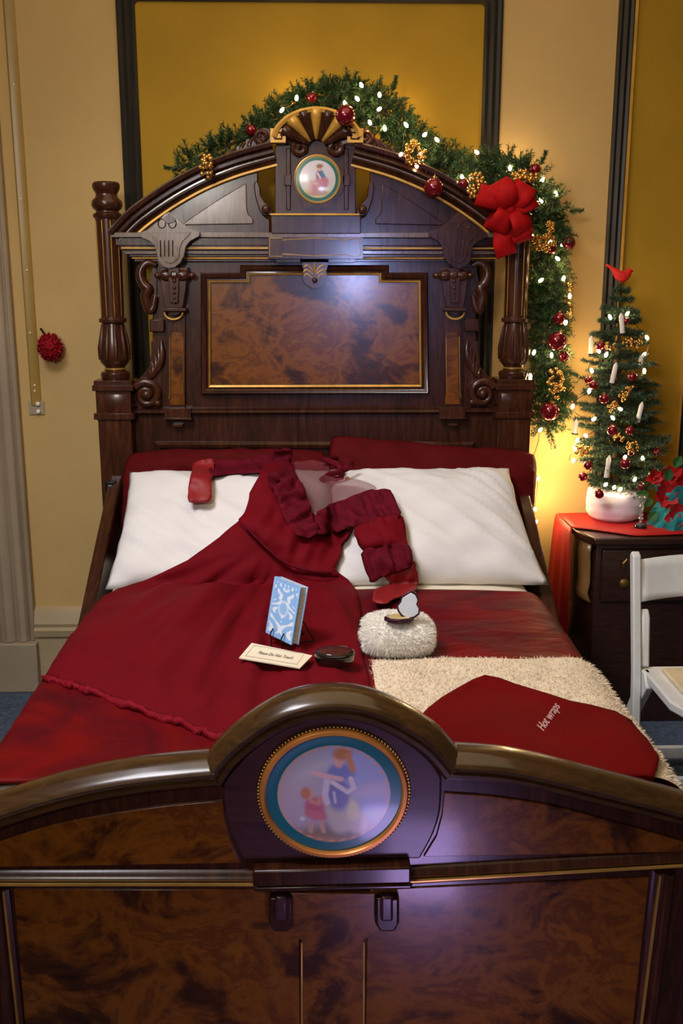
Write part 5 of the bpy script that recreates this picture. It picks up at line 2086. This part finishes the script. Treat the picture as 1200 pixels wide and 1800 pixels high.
rp_ = random.Random(8)
for (x, y, Y, sc) in ((1170, 870, -.10, 1), (1150, 838, -.06, .6), (1178, 838, -.05, .9), (1205, 850, -.08, 1.1), (1192, 905, -.12, 1), (1225, 880, -.04, 1)):
    c = PY(x, y, Y)
    mb = MB()
    for q in range(11):
        a_ = q * 2.4
        d = Vector((math.cos(a_), -.55 - .3 * (q % 2), math.sin(a_)))
        leafshape(mb, c, d, Vector((0, -1, .2)), .062 * sc * rp_.uniform(.8, 1.1), .023 * sc)
    for q in range(4):
        mb.ball(c + Vector((rp_.uniform(-.008, .008), -.012, rp_.uniform(-.008, .008))), .005, 0, 8, 6)
    mb.tube([c, (pcx + (c.x - pcx) * .4, pcy, DZ + .03)], .004, 6)
    mb.obj('flower', 'bract_red', poi, smooth=False)
for (x, y, Y, dx, dz) in ((1173, 846, -.10, 0, 1), (1148, 880, -.07, -1, -.2), (1155, 900, -.08, -.7, -.6), (1185, 822, -.02, .4, 1), (1140, 868, -.04, -1, .1)):
    mb = MB()
    leafshape(mb, PY(x, y, Y), Vector((dx, -.3, dz)), Vector((0, -1, .3)), .05, .02)
    mb.obj('leaf', 'leaf_green', poi, smooth=False)

# ================================================================== FOLDING CHAIR
chx0, chx1 = PY(1117, 1000, -.73).x, PY(1117, 1000, -.73).x + .43
ch = thing('folding_chair', 'white folding chair with cream seat pad beside the desk', 'chair', ((chx0 + chx1) / 2, -.9, 0))
yb_top, yb_seat = -.72, -.82
for x in (chx0, chx1):
    f = MB()
    # long front leg that carries the back
    prof = [(-.70, .805), (-.715, .82), (-.735, .81), (-.815, .45), (-.885, .0), (-.85, .0), (-.785, .45)]
    vs = [(x - .013, y, z) for y, z in prof] + [(x + .013, y, z) for y, z in prof]
    n = len(prof)
    f.add(vs, [tuple(range(n)), tuple(range(2 * n - 1, n - 1, -1))] + [(i, i + n, (i + 1) % n + n, (i + 1) % n) for i in range(n)])
    f.obj('front_leg', 'chair_white', ch, bevel=.005)
    f = MB()
    xi = x + (.026 if x == chx0 else -.026)
    prof = [(-.86, .42), (-.83, .46), (-.80, .46), (-.50, .0), (-.535, .0)]
    vs = [(xi - .012, y, z) for y, z in prof] + [(xi + .012, y, z) for y, z in prof]
    n = len(prof)
    f.add(vs, [tuple(range(n)), tuple(range(2 * n - 1, n - 1, -1))] + [(i, i + n, (i + 1) % n + n, (i + 1) % n) for i in range(n)])
    f.obj('rear_leg', 'chair_white', ch, bevel=.004)
    f = MB()
    prof = [(-.80, .465), (-.775, .62), (-.755, .645), (-.745, .62), (-.76, .465)]
    vs = [(xi - .010 , y, z) for y, z in prof] + [(xi + .016, y, z) for y, z in prof]
    n = len(prof)
    f.add(vs, [tuple(range(n)), tuple(range(2 * n - 1, n - 1, -1))] + [(i, i + n, (i + 1) % n + n, (i + 1) % n) for i in range(n)])
    f.obj('seat_bracket', 'chair_white', ch, bevel=.006)
f = MB()
vs = []
for j, z in enumerate(np.linspace(.665, .79, 6)):
    for i in range(15):
        t = i / 14
        x = chx0 + .012 + (chx1 - chx0 - .024) * t
        bow_ = .035 * math.sin(PI * t)
        zz = z + (.008 * math.sin(PI * t) if j in (0, 5) else 0)
        vs.append((x, -.735 + (z - .72) * .33 + bow_, zz))
f.add(vs, [(j * 15 + i, j * 15 + i + 1, (j + 1) * 15 + i + 1, (j + 1) * 15 + i) for j in range(5) for i in range(14)])
f.obj('backrest', 'chair_white', ch, solid=.016, bevel=.003)


def seat_poly(e=0.0):
    x0, x1, y0, y1 = chx0 + .02 + e, chx1 - .02 - e, -1.17 + e, -.775 - e
    c = .055
    return [(x0, y1), (x0, y0 + c * 2.2), (x0 + c * .6, y0 + c * .7), (x0 + c * 1.5, y0), (x1 - c * 1.5, y0), (x1 - c * .6, y0 + c * .7), (x1, y0 + c * 2.2), (x1, y1)]


f = MB()
sp = seat_poly()
n = len(sp)
f.add([(x, y, .43) for x, y in sp] + [(x, y, .46) for x, y in sp], [tuple(range(n)), tuple(range(2 * n - 1, n - 1, -1))] + [(i, i + n, (i + 1) % n + n, (i + 1) % n) for i in range(n)])
f.obj('seat', 'chair_white', ch, bevel=.006)
f = MB()
sp = seat_poly(.05)
f.add([(x, y, .46) for x, y in sp] + [(x, y, .475) for x, y in sp], [tuple(range(n)), tuple(range(2 * n - 1, n - 1, -1))] + [(i, i + n, (i + 1) % n + n, (i + 1) % n) for i in range(n)])
f.obj('seat_pad', 'chair_pad', ch, bevel=.006)
f = MB()
f.box(chx0 + .03, chx1 - .03, -.565, -.545, .03, .075)
f.obj('rung', 'chair_white', ch, bevel=.004)
f = MB()
f.box(chx0, chx1, -.870, -.850, .08, .12)
f.obj('rung', 'chair_white', ch, bevel=.004)

# ================================================================== LIGHT
w = bpy.data.worlds.new('world')
scene.world = w
w.use_nodes = True
bg = w.node_tree.nodes['Background']
bg.inputs[0].default_value = (1.0, .72, .45, 1)
bg.inputs[1].default_value = 0.06


def lamp(kind, loc, energy, color, size=None, target=None, name='lamp', sy=None, spot=None):
    l = bpy.data.lights.new(name, kind)
    l.energy = energy
    l.color = color
    if kind == 'AREA':
        l.size = size
        if sy:
            l.shape = 'RECTANGLE'
            l.size_y = sy
    elif size:
        l.shadow_soft_size = size
    if spot:
        l.spot_size, l.spot_blend = spot
    o = bpy.data.objects.new(name, l)
    COL.objects.link(o)
    o.location = loc
    if target:
        o.rotation_euler = (Vector(target) - Vector(loc)).to_track_quat('-Z', 'Y').to_euler()
    return o


lamp('AREA', (-1.15, -2.3, 3.3), 18.5, (.94, .93, 1), .9, (.05, -.85, .7), 'soft_key', .7).data.spread = R(85)
lamp('AREA', (-1.04, -4.7, 2.54), 12, (1, .93, .85), .58, (-.45, 0, 2.0), 'window_light', .45).data.spread = R(90)
lamp('AREA', (.32, -4.6, 1.72), 0.33, (.42, .50, 1), .17, (.13, 0, 1.60), 'blue_window', .4).data.spread = R(17)
lamp('AREA', (.2, -1.6, 3.5), 25, (1, .75, .44), 2.4, (0, -.6, 0), 'ceiling_glow')
lamp('AREA', (.27, -2.82, .12), 2.6, (.60, .42, 1), .2, (.14, YF, .66), 'violet_fill', .2)  # unseen lamp added near the floor for violet sheen on the footboard
for px, py, Y, e in ((1000, 790, .06, 3.4), (985, 470, .10, 1.2), (995, 620, .09, 1.3), (700, 210, .12, .9), (520, 178, .12, .7), (900, 290, .12, .8), (960, 880, .10, 1.8), (1050, 640, .10, .8)):
    lamp('POINT', PY(px, py, Y), e, (1, .68, .32), .03, None, 'fairy_glow')

scene.view_settings.view_transform = 'Standard'
scene.view_settings.look = 'None'
scene.view_settings.exposure = 0.0
